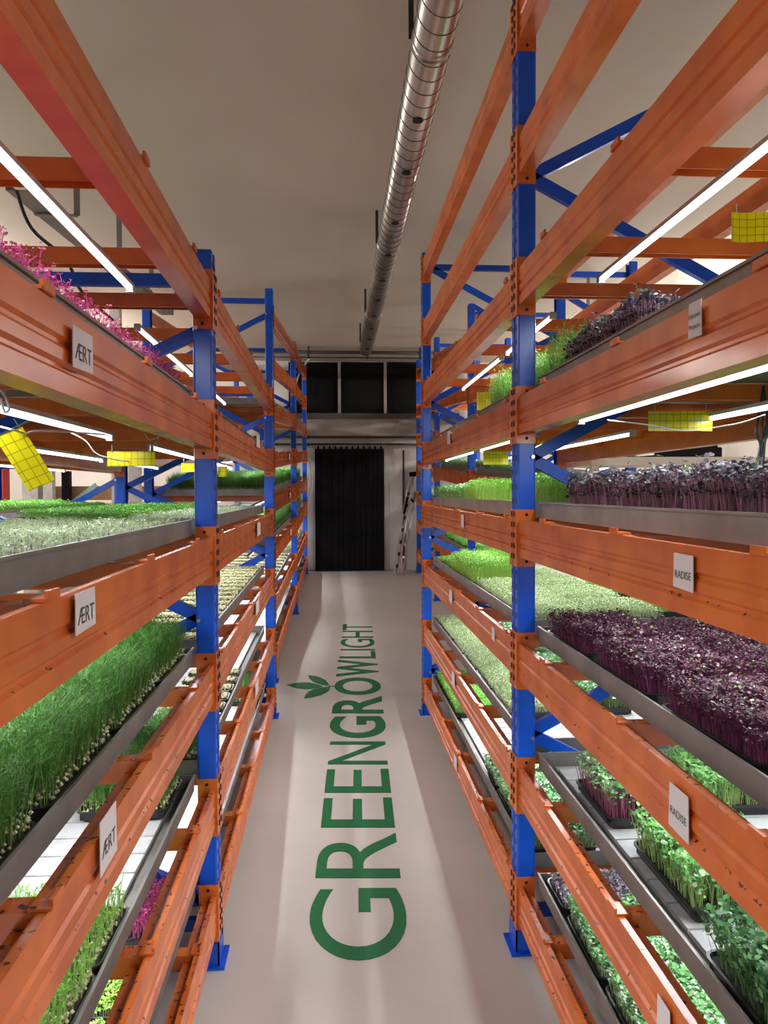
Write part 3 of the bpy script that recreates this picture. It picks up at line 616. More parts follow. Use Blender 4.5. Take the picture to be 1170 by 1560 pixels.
def row(h, u, Y0, Y1, kind, wx=0.27, ly=0.38, rowname='aisle-side', frm='near end'):
    """a row of trays of one kind along the trough"""
    n = max(1, int((Y1 - Y0 + 0.02) / (ly + 0.006))); st = (Y1 - Y0) / n
    for i in range(n):
        Y = Y0 + st*(i+0.5)
        if n == 1: lab = f'{WORDS[kind]}, lone in {rowname} row, {h.where}'
        kk = (kind, rowname, h.where); SHELFCNT[kk] = SHELFCNT.get(kk, -1) + 1
        if n > 1 or SHELFCNT[kk] > 0: lab = f'{WORDS[kind]}, {ORD[SHELFCNT[kk]]} in {rowname} row, {h.where}'
        greens(h, u, Y, kind, wx, ly, lab, f'{WORDS[kind]} on the {h.where}', yaw=rnd.uniform(-0.02, 0.02))
LN = ['top tier','second tier','third tier','fourth tier','fifth tier','lowest tier']
NW = {0:'near left bay', 1:'middle left bay'}
def LS(i, bay):
    c = LC[i]
    if i == 5 and bay == 1: za, zb = rel(-1.47), rel(-1.50)
    else: za = zb = rel(c)
    return shelf(-1, LX[bay], LX[bay+1], YL[bay], YL[bay+1], za, zb, LDp, f'{LN[i]} {NW[bay]}')
RN = {3:'fourth tier',4:'fifth tier',5:'sixth tier',6:'seventh tier',7:'lowest tier'}
def RS(i, bay): return shelf(1, RX[bay], RX[bay+1], YL[bay], YL[bay+1], rel(RC[i]), rel(RC[i]), RDp, f'{RN[i]} ' + ('near right bay','middle right bay')[bay])
a0, a1 = YL[0]+0.07, YL[1]-0.07; b0, b1 = YL[1]+0.07, YL[2]-0.07
U = (0.215, 0.500, 0.785); UR = (0.215, 0.49, 0.765)
# --- near left bay
h = LS(1,0); trough(h, a0, a1); row(h, U[0], 0.9, a1-0.02, 'pink'); row(h, U[1], 1.3, a1-0.02, 'pink', rowname='middle')
h = LS(2,0); trough(h, a0, a1); row(h, U[0], 0.7, a1-0.02, 'palesmall', 0.27, 0.19); row(h, U[1], 1.0, a1-0.02, 'palesmall', 0.27, 0.30, rowname='middle'); row(h, U[2], 1.2, a1-0.02, 'pale', 0.27, 0.30, rowname='back')
h = LS(3,0); trough(h, a0, a1); row(h, U[0], 0.42, a1-0.02, 'pea'); row(h, U[1], 0.7, 1.6, 'pea', rowname='middle'); row(h, U[1], 1.62, a1-0.02, 'germ', 0.27, 0.19, rowname='middle'); row(h, U[2], 1.2, a1-0.02, 'germ', 0.27, 0.19, rowname='back')
h = LS(4,0); h.slats = True; trough(h, a0, a1, [(0.5, a1-0.05)]); row(h, U[0]-0.002, 1.02, 1.76, 'peayoung', 0.28, 0.235); greens(h, U[0]+0.02, 2.40, 'pea', 0.27, 0.26, 'dense wispy pea shoots alone by the first left post, fifth tier')
h = LS(5,0); trough(h, a0, a1); row(h, U[0]+0.01, 1.0, 2.2, 'lime', 0.27, 0.28); greens(h, U[0]+0.01, 2.38, 'pink', 0.27, 0.28, 'pink red seedlings at post end of lowest tier near left bay')
# --- second left bay
h = LS(1,1); trough(h, b0, b1)
h = LS(2,1); trough(h, b0, b1); row(h, U[0], b0+0.02, 4.4, 'palesmall', 0.27, 0.30); row(h, U[1], b0+0.02, b1-0.02, 'shortgreen', 0.27, 0.38, rowname='middle'); row(h, U[2], 3.2, b1-0.02, 'shortgreen', 0.27, 0.38, rowname='back')
h = LS(3,1); trough(h, b0, b1); row(h, U[0], b0+0.02, b1-0.02, 'germ', 0.28, 0.16); row(h, U[1], b0+0.02, 3.9, 'germ', 0.28, 0.16, rowname='middle'); row(h, U[1], 3.9, 4.35, 'pea', rowname='middle'); row(h, U[1], 4.4, b1-0.02, 'germ', 0.28, 0.20, rowname='middle'); row(h, U[2], 4.0, b1-0.02, 'germ', 0.28, 0.20, rowname='back')
h = LS(4,1); h.slats = True; trough(h, b0, b1, [(b0+0.02, b1-0.03)]); greens(h, U[0], 2.83, 'pea', 0.27, 0.24, 'wispy pea shoots just behind the first left post, fifth tier'); row(h, U[0], 2.98, 4.1, 'germ', 0.27, 0.14)
h = LS(5,1); trough(h, b0, b1); greens(h, U[0], 5.2, 'pea', 0.27, 0.38, 'wispy green shoots low by the second left post')
# --- right, near bay
h = RS(3,0); trough(h, a0, a1); row(h, UR[0], 1.75, 2.33, 'purpletall', 0.27, 0.28); greens(h, UR[0], 2.445, 'fern', 0.27, 0.20, 'bushy feathery greens right beside the first right post, fourth tier')
h = RS(4,0); trough(h, a0, a1); row(h, UR[0], 0.75, 2.36, 'purpletall'); row(h, UR[1], 1.0, 1.8, 'purpletall', rowname='middle'); row(h, UR[1], 1.85, a1-0.02, 'cress', 0.27, 0.30, rowname='middle'); row(h, UR[2], 1.7, a1-0.02, 'cress', 0.25, 0.38, rowname='back')
h = RS(5,0); trough(h, a0, a1, [(1.0, a1-0.05)]); h.slats = True; row(h, UR[0], 0.75, a1-0.015, 'purple'); row(h, UR[1], 0.75, 2.35, 'purple', rowname='middle'); row(h, UR[2]+0.005, 1.2, 2.0, 'green', 0.25, 0.38, rowname='back')
h = RS(6,0); h.slats = True; trough(h, a0, a1, [(0.6, a1-0.05)])
greens(h, 0.245, 2.16, 'radishpurple', 0.26, 0.30, 'green leaves on purple stems, tray nearest first right post, seventh tier')
greens(h, 0.56, 2.22, 'radish', 0.26, 0.30, 'green shoots behind the purple stemmed tray, seventh tier of near right bay')
greens(h, 0.265, 1.72, 'radish', 0.27, 0.34, 'dense green radish shoots in lone tray between bare white slats, right')
greens(h, 0.235, 1.24, 'darkgreen', 0.30, 0.36, 'loose dark green leaves in tray at lower right corner')
h = RS(7,0); trough(h, a0, a1, [(1.1, a1-0.05)]); h.slats = True; row(h, UR[0], 0.95, 2.30, 'whitegreen', 0.27, 0.32); greens(h, UR[0], 2.42, 'whitelilac', 0.26, 0.20, 'whitish lilac seedlings at post end of lowest tier, near right bay'); row(h, UR[1]+0.0, 2.0, 2.5, 'green', 0.27, 0.25, rowname='middle'); row(h, UR[1], 1.35, 1.7, 'green', 0.27, 0.30, rowname='middle'); row(h, UR[1], 1.0, 1.34, 'whitelilac', 0.27, 0.32, rowname='middle')
# --- right, second bay
h = RS(3,1); trough(h, b0, b1); row(h, UR[0], b0+0.02, 3.55, 'fern', 0.27, 0.38); greens(h, UR[1], 2.95, 'fern', 0.27, 0.38, 'bushy feathery greens, inner tray behind first right post, fourth tier')
h = RS(4,1); trough(h, b0, b1); row(h, UR[0], 4.3, b1-0.02, 'radish', 0.27, 0.36); row(h, UR[0], 3.75, 4.2, 'cress', 0.27, 0.38); row(h, UR[0], b0+0.02, 3.0, 'cress', 0.27, 0.26); row(h, UR[1], b0+0.02, 4.6, 'cress', rowname='middle'); row(h, UR[1], 4.62, b1-0.02, 'green', rowname='middle')
h = RS(5,1); trough(h, b0, b1); row(h, UR[0], b0+0.05, 3.9, 'pale'); row(h, UR[0], 3.92, 4.7, 'cress'); row(h, UR[0], 4.72, 5.05, 'green', 0.27, 0.30); row(h, UR[0], 5.1, b1-0.02, 'lime', 0.27, 0.24); row(h, UR[1], b0+0.05, 4.5, 'pale', rowname='middle'); row(h, UR[2], b0+0.1, 3.9, 'cress', 0.25, 0.38, rowname='back'); row(h, UR[1], 4.5, 5.0, 'cress', rowname='middle')
h = RS(6,1); trough(h, b0, b1); row(h, UR[0], b0+0.35, b1-0.02, 'pale'); row(h, UR[1], b0+0.35, 4.9, 'whitegreen', rowname='middle')
h = RS(7,1); trough(h, b0, b1, [(b0, b1-0.03)]); h.slats = True; row(h, UR[0], 4.45, b1-0.02, 'green', 0.27, 0.30); row(h, UR[0], b0+0.02, 3.62, 'whitegreen', 0.27, 0.28); row(h, UR[1], 2.75, 3.5, 'green', rowname='middle')
# --- far left rack
FN = ['','','third tier','fourth tier','fifth tier','sixth tier','seventh tier','lowest tier']
for bay in range(2):
    for i, kind, u in ((2,None,0),(4,'pea',0),(5,'pea',0),(6,'germ',0),(7,None,0)):
        r = fl[i]; h = shelf(-1, FX[bay], FX[bay+1], FD[bay], FD[bay+1], rel(r[bay]), rel(r[bay+1]), 1.05, f'{FN[i]} far left rack ' + ('front bay','end bay')[bay])
        trough(h, FD[bay]+0.07, FD[bay+1]-0.07)
        if kind:
            ly = 0.36 if kind == 'pea' else 0.18
            row(h, 0.215, FD[bay]+0.1, FD[bay+1]-0.1, kind, 0.27, ly)
            if bay == 0 and kind == 'pea' and i == 4:
                row(h, 0.50, FD[bay]+0.1, FD[bay+1]-0.1, kind, 0.27, ly, rowname='middle'); row(h, 0.785, FD[bay]+0.1, FD[bay+1]-0.1, kind, 0.27, ly, rowname='back')
            if i == 6: row(h, 0.50, FD[bay]+0.1, FD[bay+1]-0.1, kind, 0.27, ly, rowname='middle')
# --- far right rack
GN = ['lowest tier','sixth tier','fifth tier','fourth tier','third tier']
for bay in range(3):
    for i, kind in ((1,'green'),(2,'pale'),(3,'whitegreen')):
        c = gl[i]; za = rel(c+0.06*(GD[bay]-7.4)); zb = rel(c+0.06*(GD[bay+1]-7.4))
        h = shelf(1, GX[bay], GX[bay+1], GD[bay], GD[bay+1], za, zb, 0.95, f'{GN[i]} far right rack ' + ('front','centre','end')[bay] + ' bay')
        trough(h, GD[bay]+0.07, GD[bay+1]-0.07)
        row(h, 0.215, GD[bay]+0.1, GD[bay+1]-0.1, kind, 0.27, 0.38)
# --- back to back row on the left, third tier
for bay in range(2):
    h = shelf(-1, BX, BX, BYs[bay], BYs[bay+1], rel(LC[2]), rel(LC[2]), 1.0, 'back row behind left rack ' + ('front','rear')[bay] + ' bay')
    trough(h, BYs[bay]+0.07, BYs[bay+1]-0.07)
    if bay == 1:
        row(h, 0.215, BYs[bay]+0.1, BYs[bay+1]-0.1, 'shortgreen'); row(h, 0.50, BYs[bay]+0.4, BYs[bay+1]-0.1, 'green', rowname='middle')
# ------------------------------------------------------------------ lights under the shelves
def under(h, us, segs, lname, drop=0.048, power=1.0):
    for j, u in enumerate(us):
        for i, (ya, yb) in enumerate(segs):
            p = h.P(u, ya, -BH*0.0 - 0.062 - drop); q = h.P(u, yb, -0.062 - drop)
            led(p, q, f'thin white LED tube, {("aisle-side","inner","back")[j]} line, {ORD[i]} along, under {lname}', power, 'LED tubes under ' + lname)
segA = [(0.95, 2.14)]; segsA = [(-0.1, 1.05), (1.15, 2.3)]; segsB = [(2.8, 3.9), (4.05, 5.15)]
def LS2(i, bay):
    h = LS(i, bay) if i > 0 else shelf(-1, LX[bay], LX[bay+1], YL[bay], YL[bay+1], rel(LC[0]), rel(LC[0]), LDp, f'top tier {NW[bay]}'); return h
h = LS2(0,0); under(h, (0.155, 0.75), [(0.2,0.9),(0.98,2.14)], h.where, 0.085)
h = LS2(0,1); under(h, (0.30,), segsB, h.where, 0.05, 0.3)
for i in (1,2,3,4):
    h = LS2(i,0); under(h, (0.26, 0.75), segsA, h.where)
    h = LS2(i,1); under(h, (0.26, 0.75), segsB, h.where)
RS3 = lambda bay: shelf(1, RX[bay], RX[bay+1], YL[bay], YL[bay+1], rel(RC[2]), rel(RC[2]), RDp, 'third tier ' + ('near right bay','middle right bay')[bay])
h = RS3(0); under(h, (0.185, 0.7), [(0.2,1.0),(1.08,2.28)], h.where, 0.06)
h = RS3(1); under(h, (0.175, 0.7), [(2.75,3.5),(3.62,4.72)], h.where, 0.06)
for i in (3,4,5,6):
    h = RS(i,0); under(h, (0.13, 0.50) if i < 4 else (0.24, 0.62), segsA, h.where)
    h = RS(i,1); under(h, (0.13, 0.50) if i < 4 else (0.24, 0.62), segsB, h.where)
for bay in range(2):
    for i in (3,4,5,6):
        r = fl[i]; h = shelf(-1, FX[bay], FX[bay+1], FD[bay], FD[bay+1], rel(r[bay]), rel(r[bay+1]), 1.05, f'{FN[i]} far left rack ' + ('front bay','end bay')[bay])
        under(h, (0.25, 0.7), [(FD[bay]+0.2, FD[bay+1]-0.2)], h.where, power=1.1)
for bay in range(3):
    for i in (2,3,4):
        c = gl[i]; za = rel(c+0.06*(GD[bay]-7.4)); zb = rel(c+0.06*(GD[bay+1]-7.4))
        h = shelf(1, GX[bay], GX[bay+1], GD[bay], GD[bay+1], za, zb, 0.95, f'{GN[i]} far right rack ' + ('front','centre','end')[bay] + ' bay')
        under(h, (0.35,), [(GD[bay]+0.3, GD[bay+1]-0.3)], h.where, power=1.2)
for bay in range(2):
    h = shelf(-1, BX, BX, BYs[bay], BYs[bay+1], rel(LC[1]), rel(LC[1]), 1.0, 'back row behind left rack ' + ('front','rear')[bay] + ' bay')
    under(h, (0.35,), [(BYs[bay]+0.3, BYs[bay+1]-0.3)], h.where, power=1.3)
# ------------------------------------------------------------------ text
def text_mesh(txt, size=1.0, offset=0.0, extrude=0.0):
    cu = bpy.data.curves.new('txt', 'FONT'); cu.body = txt; cu.size = size; cu.offset = offset; cu.extrude = extrude; cu.resolution_u = 8
    o = bpy.data.objects.new('txt', cu); COL.objects.link(o); dg = bpy.context.evaluated_depsgraph_get(); dg.update()
    me = bpy.data.meshes.new_from_object(o.evaluated_get(dg)); bpy.data.objects.remove(o); bpy.data.curves.remove(cu)
    return me
def extent(me): 
    a = np.empty(len(me.vertices)*3); me.vertices.foreach_get('co', a); return a.reshape(-1,3)
# painted floor lettering
xl = lambda y: 480.3 + 0.110*(1338-y); xr = lambda y: 610.5 - 0.1133*(1338-y)
fl_c = on_floor(545, 1200); word = empty('floor_lettering', (fl_c.x, fl_c.y, 0), 'green painted word GREENGROWLIGHT with a leaf logo along the aisle floor', 'lettering')
capH = extent(text_mesh('H'))[:,1].max()
for ch, y0, y1, bold in (('G',1463.5,1353.4,0),('R',1338,1269,0),('E',1261,1215.5,0),('E',1208,1171.7,0),('N',1164.8,1130,0),('G',1124.6,1091.4,1),('R',1087,1060.5,1),('O',1058.8,1032.5,1),('W',1030.8,1005.3,1),('L',1003,992,0),('I',990.9,989,0),('G',986.8,973.5,0),('H',971.7,961.3,0),('T',960,951,0)):
    me = text_mesh(ch, offset=0.022 if bold else 0.0, extrude=0.5); bm = BM(); bm.from_mesh(me)
    bmesh.ops.subdivide_edges(bm, edges=[e for e in bm.edges if e.calc_length() > 0.2], cuts=3)
    co = extent(me); gx0, gx1 = co[:,0].min(), co[:,0].max()
    D0 = on_floor(545, y0); D1 = on_floor(545, y1)
    for v in bm.verts:
        t = (v.co.x - gx0) / max(1e-6, gx1-gx0); Y = D0.y + (D1.y-D0.y)*t
        # pixel row of that floor depth
        zf = floorz(Y); pc = M @ (Vector((D0.x + (D1.x-D0.x)*t, Y, zf)) - C0); yy = 780 - F*pc.y/(-pc.z)
        A_ = on_floor(xr(yy), yy); B_ = on_floor(xl(yy), yy); u = v.co.y / capH
        p = A_ + (B_-A_)*u; v.co = Vector((p.x, p.y, floorz(p.y) + (0.0025 if v.co.z > 0 else 0.0002))) - word.location
    bmesh.ops.recalc_face_normals(bm, faces=bm.faces); m2 = bpy.data.meshes.new('letter'); bm.to_mesh(m2); bm.free(); m2.materials.clear(); m2.materials.append(GREENPAINT); put('letter', m2, word)
def logo(name, pts):
    bm = BM(); q = [on_floor(430 + x/5.571, 920 + y/5.571) for x, y in pts]
    a = [bm.verts.new(Vector((p.x, p.y, floorz(p.y)+0.0002)) - word.location) for p in q]; b = [bm.verts.new(Vector((p.x, p.y, floorz(p.y)+0.0028)) - word.location) for p in q]
    n = len(q); bm.faces.new(a); bm.faces.new(b)
    for i in range(n): bm.faces.new((a[i], a[(i+1)%n], b[(i+1)%n], b[i]))
    obj(name, bm, GREENPAINT, word)
logo('logo_leaf', [(38,688),(110,673),(170,668),(230,669),(285,681),(345,701),(300,713),(250,722),(190,725),(130,718),(80,705)])
logo('logo_leaf', [(218,608),(280,613),(330,629),(368,650),(388,675),(400,695),(350,690),(300,679),(260,660),(232,635)])
logo('logo_leaf', [(183,806),(196,775),(225,746),(262,726),(320,712),(410,703),(402,730),(375,755),(330,775),(260,794)])
logo('logo_stem', [(395,696),(462,699),(462,704),(395,701)])
# ------------------------------------------------------------------ paper labels on the beams
def paper(txt, px_, py_, s, X, wpx, hpx, lab, lines=None, tilt=0.0, cat='label'):
    """paper on the beam face plane x = X"""
    r = ray(px_, py_); p = C0 + r * (X / r.x)
    r2 = ray(px_ + wpx, py_); dY = abs((X / r2.x) * r2.y - p.y); r3 = ray(px_, py_ + hpx); dZ = abs((C0 + r3*(X/r3.x)).z - p.z)
    T = empty('paper_label', p, lab, cat); w2, h2 = dY/2*0.88, dZ/2
    bm = BM(); x0, x1 = sorted((-s*0.0005, -s*0.002)); N = 6
    for e in range(1):
        pts = [(-w2,-h2),(w2,-h2+0.003),(w2-0.002,h2),(-w2+0.002,h2)]
        prism(bm, pts, x0, x1, lambda q, t: Vector((t, q[0]*math.cos(tilt)-q[1]*math.sin(tilt), q[0]*math.sin(tilt)+q[1]*math.cos(tilt))))
    obj('paper_sheet', bm, PAPER, T)
    if txt:
        rows = txt.split('|')
        for k, tx in enumerate(rows):
            me = text_mesh(tx); co = extent(me); a = co.min(0); b = co.max(0); sc = min(1.62*w2/(b[0]-a[0]), 1.1*h2/len(rows)/(b[1]-a[1])*1.2)
            bm = BM(); bm.from_mesh(me)
            for v in bm.verts:
                yy = (v.co.x - (a[0]+b[0])/2)*sc; zz = (v.co.y - (a[1]+b[1])/2)*sc - h2*0.15 + (0.35*h2 - 0.6*h2*k if len(rows) > 1 else 0)
                v.co = Vector((-s*0.0027, (-s)*yy*-1 if s < 0 else -yy, zz)) if False else Vector((-s*0.0027, (yy if s < 0 else -yy), zz))
            m2 = bpy.data.meshes.new('printed_text'); bm.to_mesh(m2); bm.free(); m2.materials.clear(); m2.materials.append(INK); o = put('printed_text', m2, T)
    return T
fX = -0.388 ; gX = 0.632
paper('ÆRT', 125, 535, -1, -0.392+0.003, 32, 62, 'white paper label reading ÆRT on the second beam from top, left')
paper('ÆRT', 129, 930, -1, -0.392+0.003, 32, 62, 'white paper label reading ÆRT on the third beam from top, left')
paper('ÆRT', 164, 1277, -1, -0.392+0.003, 27, 82, 'white paper label reading ÆRT on the fourth beam from top, left')
paper('RADISE', 1042, 872, 1, gX, 37, 55, 'white paper label reading RADISE on the beam below tall purple greens')
paper('RADISE', 1035, 1237, 1, gX, 37, 70, 'white paper label reading RADISE on the beam below purple radish')
paper('Hyomei|Purpura', 1060, 487, 1, gX, 24, 55, 'faded paper label with two printed lines on upper right beam')
paper('', 1012, 1552, 1, gX, 24, 50, 'white paper label at the bottom edge on lower right beam')
for (x, y, s, X, nm) in ((393, 672, -1, -0.405, 'second beam, middle left bay'), (394, 806, -1, -0.405, 'third beam, middle left bay'), (392, 925, -1, -0.405, 'fourth beam, middle left bay'), (391, 1048, -1, -0.405, 'fifth beam, middle left bay'),
        (684, 667, 1, 0.642, 'fourth beam, middle right bay'), (705, 794, 1, 0.642, 'fifth beam, middle right bay'), (687, 909, 1, 0.642, 'sixth beam at far end, middle right bay'), (752, 966, 1, 0.642, 'sixth beam near post, middle right bay'), (691, 1034, 1, 0.642, 'seventh beam, middle right bay'), (694, 1162, 1, 0.642, 'lowest beam, middle right bay')):
    paper('', x, y, s, X, 5, 20, 'small white paper label on the ' + nm)
for (x, y, nm) in ((441, 696, 'fourth'), (442, 755, 'fifth'), (443, 811, 'sixth')):
    paper('', x, y, -1, -0.435, 1.8, 9, f'tiny white label on the {nm} beam of far left rack')
# ------------------------------------------------------------------ yellow sticky traps
def trap(x0, y0, x1, y1, D, lab, ang=0.0, curl=0.006, tilt=0.0):
    a = at((x0+x1)/2, (y0+y1)/2, D); k = D / F; w_ = abs(x1-x0)*k; h_ = abs(y1-y0)*k
    T = empty('sticky_trap', a, lab, 'insect trap'); bm = BM(); N = 8
    T.rotation_euler = (tilt, ang, 0)
    rows = [[bm.verts.new((-w_/2 + w_*i/N, curl*math.sin(i/N*math.pi*2), -h_/2 + h_*j/2)) for i in range(N+1)] for j in range(3)]
    for j in range(2):
        for i in range(N): bm.faces.new((rows[j][i], rows[j][i+1], rows[j+1][i+1], rows[j+1][i]))
    bmesh.ops.solidify(bm, geom=bm.faces[:], thickness=0.0008)
    obj('card', bm, STICKY, T)
    bm = BM()
    for e in (-0.4, 0.4): tube(bm, [(w_*e, 0, h_/2-0.004), (w_*e, 0, h_/2+0.02)], 0.0012, 5)
    obj('hanging_wire', bm, STEEL, T)
trap(18, 655, 60, 745, 1.55, 'large tilted yellow sticky trap hanging at far left edge', -0.42*1, 0.004, 0.35)
trap(165, 688, 235, 710, 2.3, 'yellow sticky trap hung under second left shelf beside LED tube')
trap(277, 706, 311, 719, 3.4, 'small yellow sticky trap just left of the first left post')
trap(333, 711, 346, 726, 3.8, 'tiny yellow sticky trap just right of the first left post')
trap(985, 626, 1088, 657, 2.2, 'wide yellow sticky trap hung under the fourth right shelf')
trap(1112, 323, 1190, 369, 1.9, 'yellow sticky trap at upper right edge under bright tube')
trap(817, 672, 841, 693, 4.2, 'yellow sticky trap seen right of the first right post')
trap(726, 597, 762, 625, 5.0, 'yellow sticky trap under the third right shelf, middle bay')
trap(736, 687, 775, 708, 4.6, 'yellow sticky trap just left of the first right post')
# ------------------------------------------------------------------ cables
def cable(pts, r, mat, lab, cat='cable', name='cable'):
    bm = BM(); tube(bm, smooth_path(pts), r, 6); return tag(obj(name, bm, mat, smooth=True), lab, cat)
cable([at(25,291,3.7), at(48,348,3.7), at(100,395,3.9), at(125,445,4.1), at(172,488,4.3)], 0.009, CABLEK, 'thick black cable sagging at upper left behind the LED tube')
cable([at(-4,592,1.3), at(6,600,1.3), at(14,622,1.3), at(7,627,1.3), at(1,606,1.3)], 0.002, CABLEW, 'white cable loop at far left edge above yellow trap')
cable([at(0,650,1.5), at(20,655,1.5), at(40,660,1.55), at(55,657,1.6), at(100,658,1.8), at(160,662,2.0)], 0.002, CABLEW, 'white cable trailing along under the second left shelf')
cable([at(108,659,2.0), at(130,672,2.1), at(145,690,2.15), at(163,697,2.2), at(195,702,2.3), at(222,690,2.4), at(242,667,2.5), at(228,670,2.5), at(221,661,2.5)], 0.002, CABLEW, 'white lamp lead looping behind the small left yellow trap')
cable([at(925,640,2.0), at(985,647,2.1), at(1040,656,2.1), at(1090,651,2.1), at(1130,644,2.0), at(1165,632,1.9)], 0.002, CABLEW, 'white lamp lead passing behind wide right yellow trap')
for k, (dx, nm) in enumerate(((0, 'left'), (8, 'middle'), (16, 'right'))):
    cable([at(1163,588,2.2), at(1157+dx*.7,630,2.2), at(1152+dx,655,2.2), at(1158+dx*.4,680,2.2), at(1150+dx*.8,712,2.2)], 0.004, CABLEK, f'black cable of hanging bundle at right edge, {nm} one')
cable([at(1163,588,2.2), at(1156,632,2.2), at(1151,660,2.2), at(1160,672,2.2), at(1166,650,2.2)], 0.0035, CABLEK, 'black cable looped round hanging bundle at right edge')
zc_ = at(1000, 696, 5.0).z + 0.008
cable([Vector((at(x_,696,d_).x, d_, zc_)) for x_, d_ in ((945,5.1),(962,5.02),(975,5.2),(1000,5.05),(1012,5.22))], 0.008, CABLEK, 'tangled black cable left of the black box, right background')
# cable tray at the upper left
a = at(25, 290, 3.7); b = at(255, 478, 6.2); b.z = a.z
tr = empty('cable_tray', (a+b)/2, 'grey perforated cable tray under the ceiling behind top left LED tube', 'cable tray'); P0 = tr.location
bm = BM(); prism(bm, [(-0.05,0.04),(-0.05,0),(0.05,0),(0.05,0.04),(0.047,0.04),(0.047,0.003),(-0.047,0.003),(-0.047,0.04)], 0, 1, lambda p, t: a + (b-a)*t + Vector((p[0],0,p[1])) - P0); obj('tray_channel', bm, GALV, tr)
for t in (0.12, 0.37, 0.62, 0.87):
    p = a + (b-a)*t - P0; bm = BM(); bar(bm, p + Vector((-0.05,0,-0.006)), p + Vector((0.16,0,-0.006)), 0.03, 0.006); bar(bm, p + Vector((0.16,0,-0.006)), p + Vector((0.16,0,ZC - a.z)), 0.03, 0.006, Vector((0,1,0))); obj('wall_bracket', bm, GALV, tr)
# ------------------------------------------------------------------ background on the left
def column(x0, x1, y0, D, mat, lab, ztop=None, cat='column', name='column'):
    a = at(x0, y0, D); b = at(x1, y0, D); bm = BM(); z0 = floorz(D); z1 = ztop if ztop else ZC
    c = Vector(((a.x+b.x)/2, D, z0)); w_ = (b.x-a.x)/2
    box(bm, -w_, w_, -w_, w_, 0, z1 - z0); box(bm, -w_*1.5, w_*1.5, -w_*1.5, w_*1.5, 0, 0.02)
    o = obj(name, bm, mat, None, c); return tag(o, lab, cat)
column(38, 62, 740, 8.3, WHITE, 'white square column at far left behind yellow trap')
column(198, 214, 740, 8.3, WHITE, 'white square column just left of the blue rear post', H+0.35)
column(68, 82, 740, 8.3, WHITE, 'narrow white column in left background beside the wooden shelf')
column(172, 187, 740, 8.3, WHITE, 'white column beside wooden shelf board, nearer the aisle')
column(-14, 10, 740, 6.9, RED, 'red painted column at far left edge of picture')
# wooden-board shelf rack
X0 = at(75, 740, 8.8); X1 = at(200, 740, 8.8)
wr = empty('storage_shelf', (X0.x, 8.8, floorz(8.8)), 'dark steel shelf with wooden boards against left background wall', 'shelf'); P0 = wr.location
for nm, xx in (('post', 56), ('post', 92)):
    p = at(xx, 740, 8.6); bm = BM(); box(bm, p.x-0.04-P0.x, p.x+0.04-P0.x, -0.05, 0.05, 0, H+0.25-P0.z); obj('post', bm, BLACKP, wr)
for z in (H+0.02, H-0.5, H-1.0):
    bm = BM(); box(bm, -0.2, X1.x-X0.x+0.6, 0.06, 0.56, z-0.1-P0.z, z+0.06-P0.z); obj('shelf_board', bm, WOOD, wr)
bm = BM(); channel(bm, at(96,776,8.8)-P0, at(147,738,8.8)-P0, 0.05, 0.03, 0.004, (0,-1,0)); obj('brace', bm, TEAL, wr)
for i, (x, y) in enumerate(((110, 771), (150, 771))):
    h = shelf(-1, -2.0-0.5*i*1.2, -2.0-0.5*i*1.2, 8.0, 9.0, H-0.22, H-0.22, 1, '')
# pink trays on a low table in the background
p = at(135, 775, 7.2); tb = empty('side_table', (p.x, 7.2, floorz(7.2)), 'low white table holding pink red trays in the left background', 'table'); tz = p.z - 0.06
bm = BM(); box(bm, -0.62, 0.62, -0.3, 0.3, tz-tb.location.z-0.03, tz-tb.location.z); obj('table_top', bm, WHITE, tb)
for sx in (-0.58, 0.58):
    for sy in (-0.26, 0.26): bm = BM(); box(bm, sx-0.02, sx+0.02, sy-0.02, sy+0.02, 0, tz-tb.location.z-0.03); obj('leg', bm, WHITE, tb)
h = shelf(1, p.x-0.6, p.x-0.6, 6.9, 7.5, tz-0.0165, tz-0.0165, 1, '')
for i in range(4): greens(h, 0.16 + 0.29*i, 7.2, 'pink', 0.27, 0.38, f'pink red seedling tray on background table, {ORD[i]} from left')
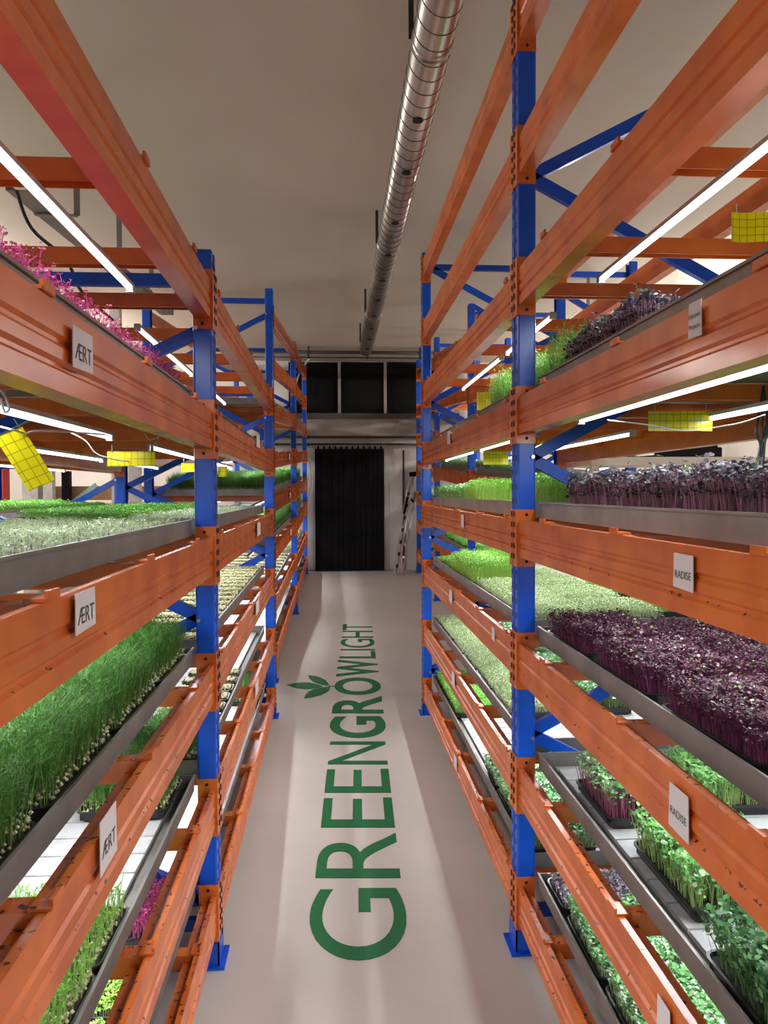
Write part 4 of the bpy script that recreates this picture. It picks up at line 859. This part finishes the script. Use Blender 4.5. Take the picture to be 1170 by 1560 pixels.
# ------------------------------------------------------------------ background on the right
p0 = at(912, 700, 5.0); p1 = at(1160, 700, 5.0)
br_ = empty('shelf_unit', ((p0.x+p1.x)/2+0.3, 5.2, 0), 'beige shelf unit in right background with a black box on top', 'shelf'); P0 = br_.location
zt = at(1000, 696, 5.0).z; wx_ = (p1.x-p0.x)/2 + 0.35
for z in (zt, zt-0.55, zt-1.1):
    bm = BM(); box(bm, -wx_, wx_, -0.2, 0.4, z-0.055, z); obj('shelf_board', bm, BEIGE, br_)
for sx in (-wx_+0.03, 0.0, wx_-0.03):
    for sy in (-0.17, 0.37): bm = BM(); box(bm, sx-0.025, sx+0.025, sy-0.025, sy+0.025, 0, zt-0.055); obj('post', bm, BEIGE, br_)
led(Vector((p0.x+0.1, 5.03, zt-0.075)), Vector((p0.x+0.1, 5.5, zt-0.075)), 'short LED tube under the beige shelf in right background')
a = at(1015, 697, 5.15); b = at(1100, 683, 5.15)
bx = empty('equipment_box', ((a.x+b.x)/2, 5.25, zt), 'black equipment box lying on top of the beige shelf unit', 'box'); hw = (b.x-a.x)/2
bm = BM(); box(bm, -hw, hw, -0.1, 0.1, 0, 0.075); bmesh.ops.bevel(bm, geom=bm.edges[:], offset=0.006, segments=2); obj('casing', bm, BLACKP, bx)
bm = BM(); box(bm, -hw*0.9, -hw*0.2, -0.08, 0.08, 0.0755, 0.085); box(bm, hw*0.5, hw*0.9, -0.08, 0.08, 0.0755, 0.09); obj('lid_ridge', bm, BLACKP, bx)
column(895, 910, 730, 6.9, WHITE, 'white column behind the tall cress right of blue post')
column(1010, 1020, 730, 7.4, BEIGE, 'slim beige column behind the shelf unit in right background')
# fill lamps added over the side areas to lift the ceiling and far end
k = 0
for X in (-3.5, 3.9):
    for Y, e in ((3.6, 38), (6.4, 52), (9.2, 95)):
        T = empty('fill_lamp', (X, Y, ZC), f'added fill lamp hung over the {"left" if X < 0 else "right"} side area, ' + {3.6:'nearest', 6.4:'middle', 9.2:'farthest'}[Y] + ' of its line', 'lamp')
        for yy in (-0.5, 0.5): bm = BM(); tube(bm, [(0, yy, 0), (0, yy, -0.34)], 0.004, 6); obj('suspension_wire', bm, STEEL, T)
        bm = BM(); box(bm, -0.03, 0.03, -0.66, 0.66, -0.37, -0.33); obj('housing', bm, WHITE, T)
        bm = BM(); tube(bm, [(0, -0.64, -0.395), (0, 0.64, -0.395)], 0.02, 12); obj('tube', bm, TUBE, T)
        for yy in (-0.35, 0.35):
            ld = bpy.data.lights.new('fill_light', 'POINT'); ld.energy = e; ld.shadow_soft_size = 0.05; ld.color = (1.0, 0.96, 0.9)
            lo = bpy.data.objects.new('fill_light', ld); COL.objects.link(lo); lo.parent = T; lo.location = (0, yy, -0.48)
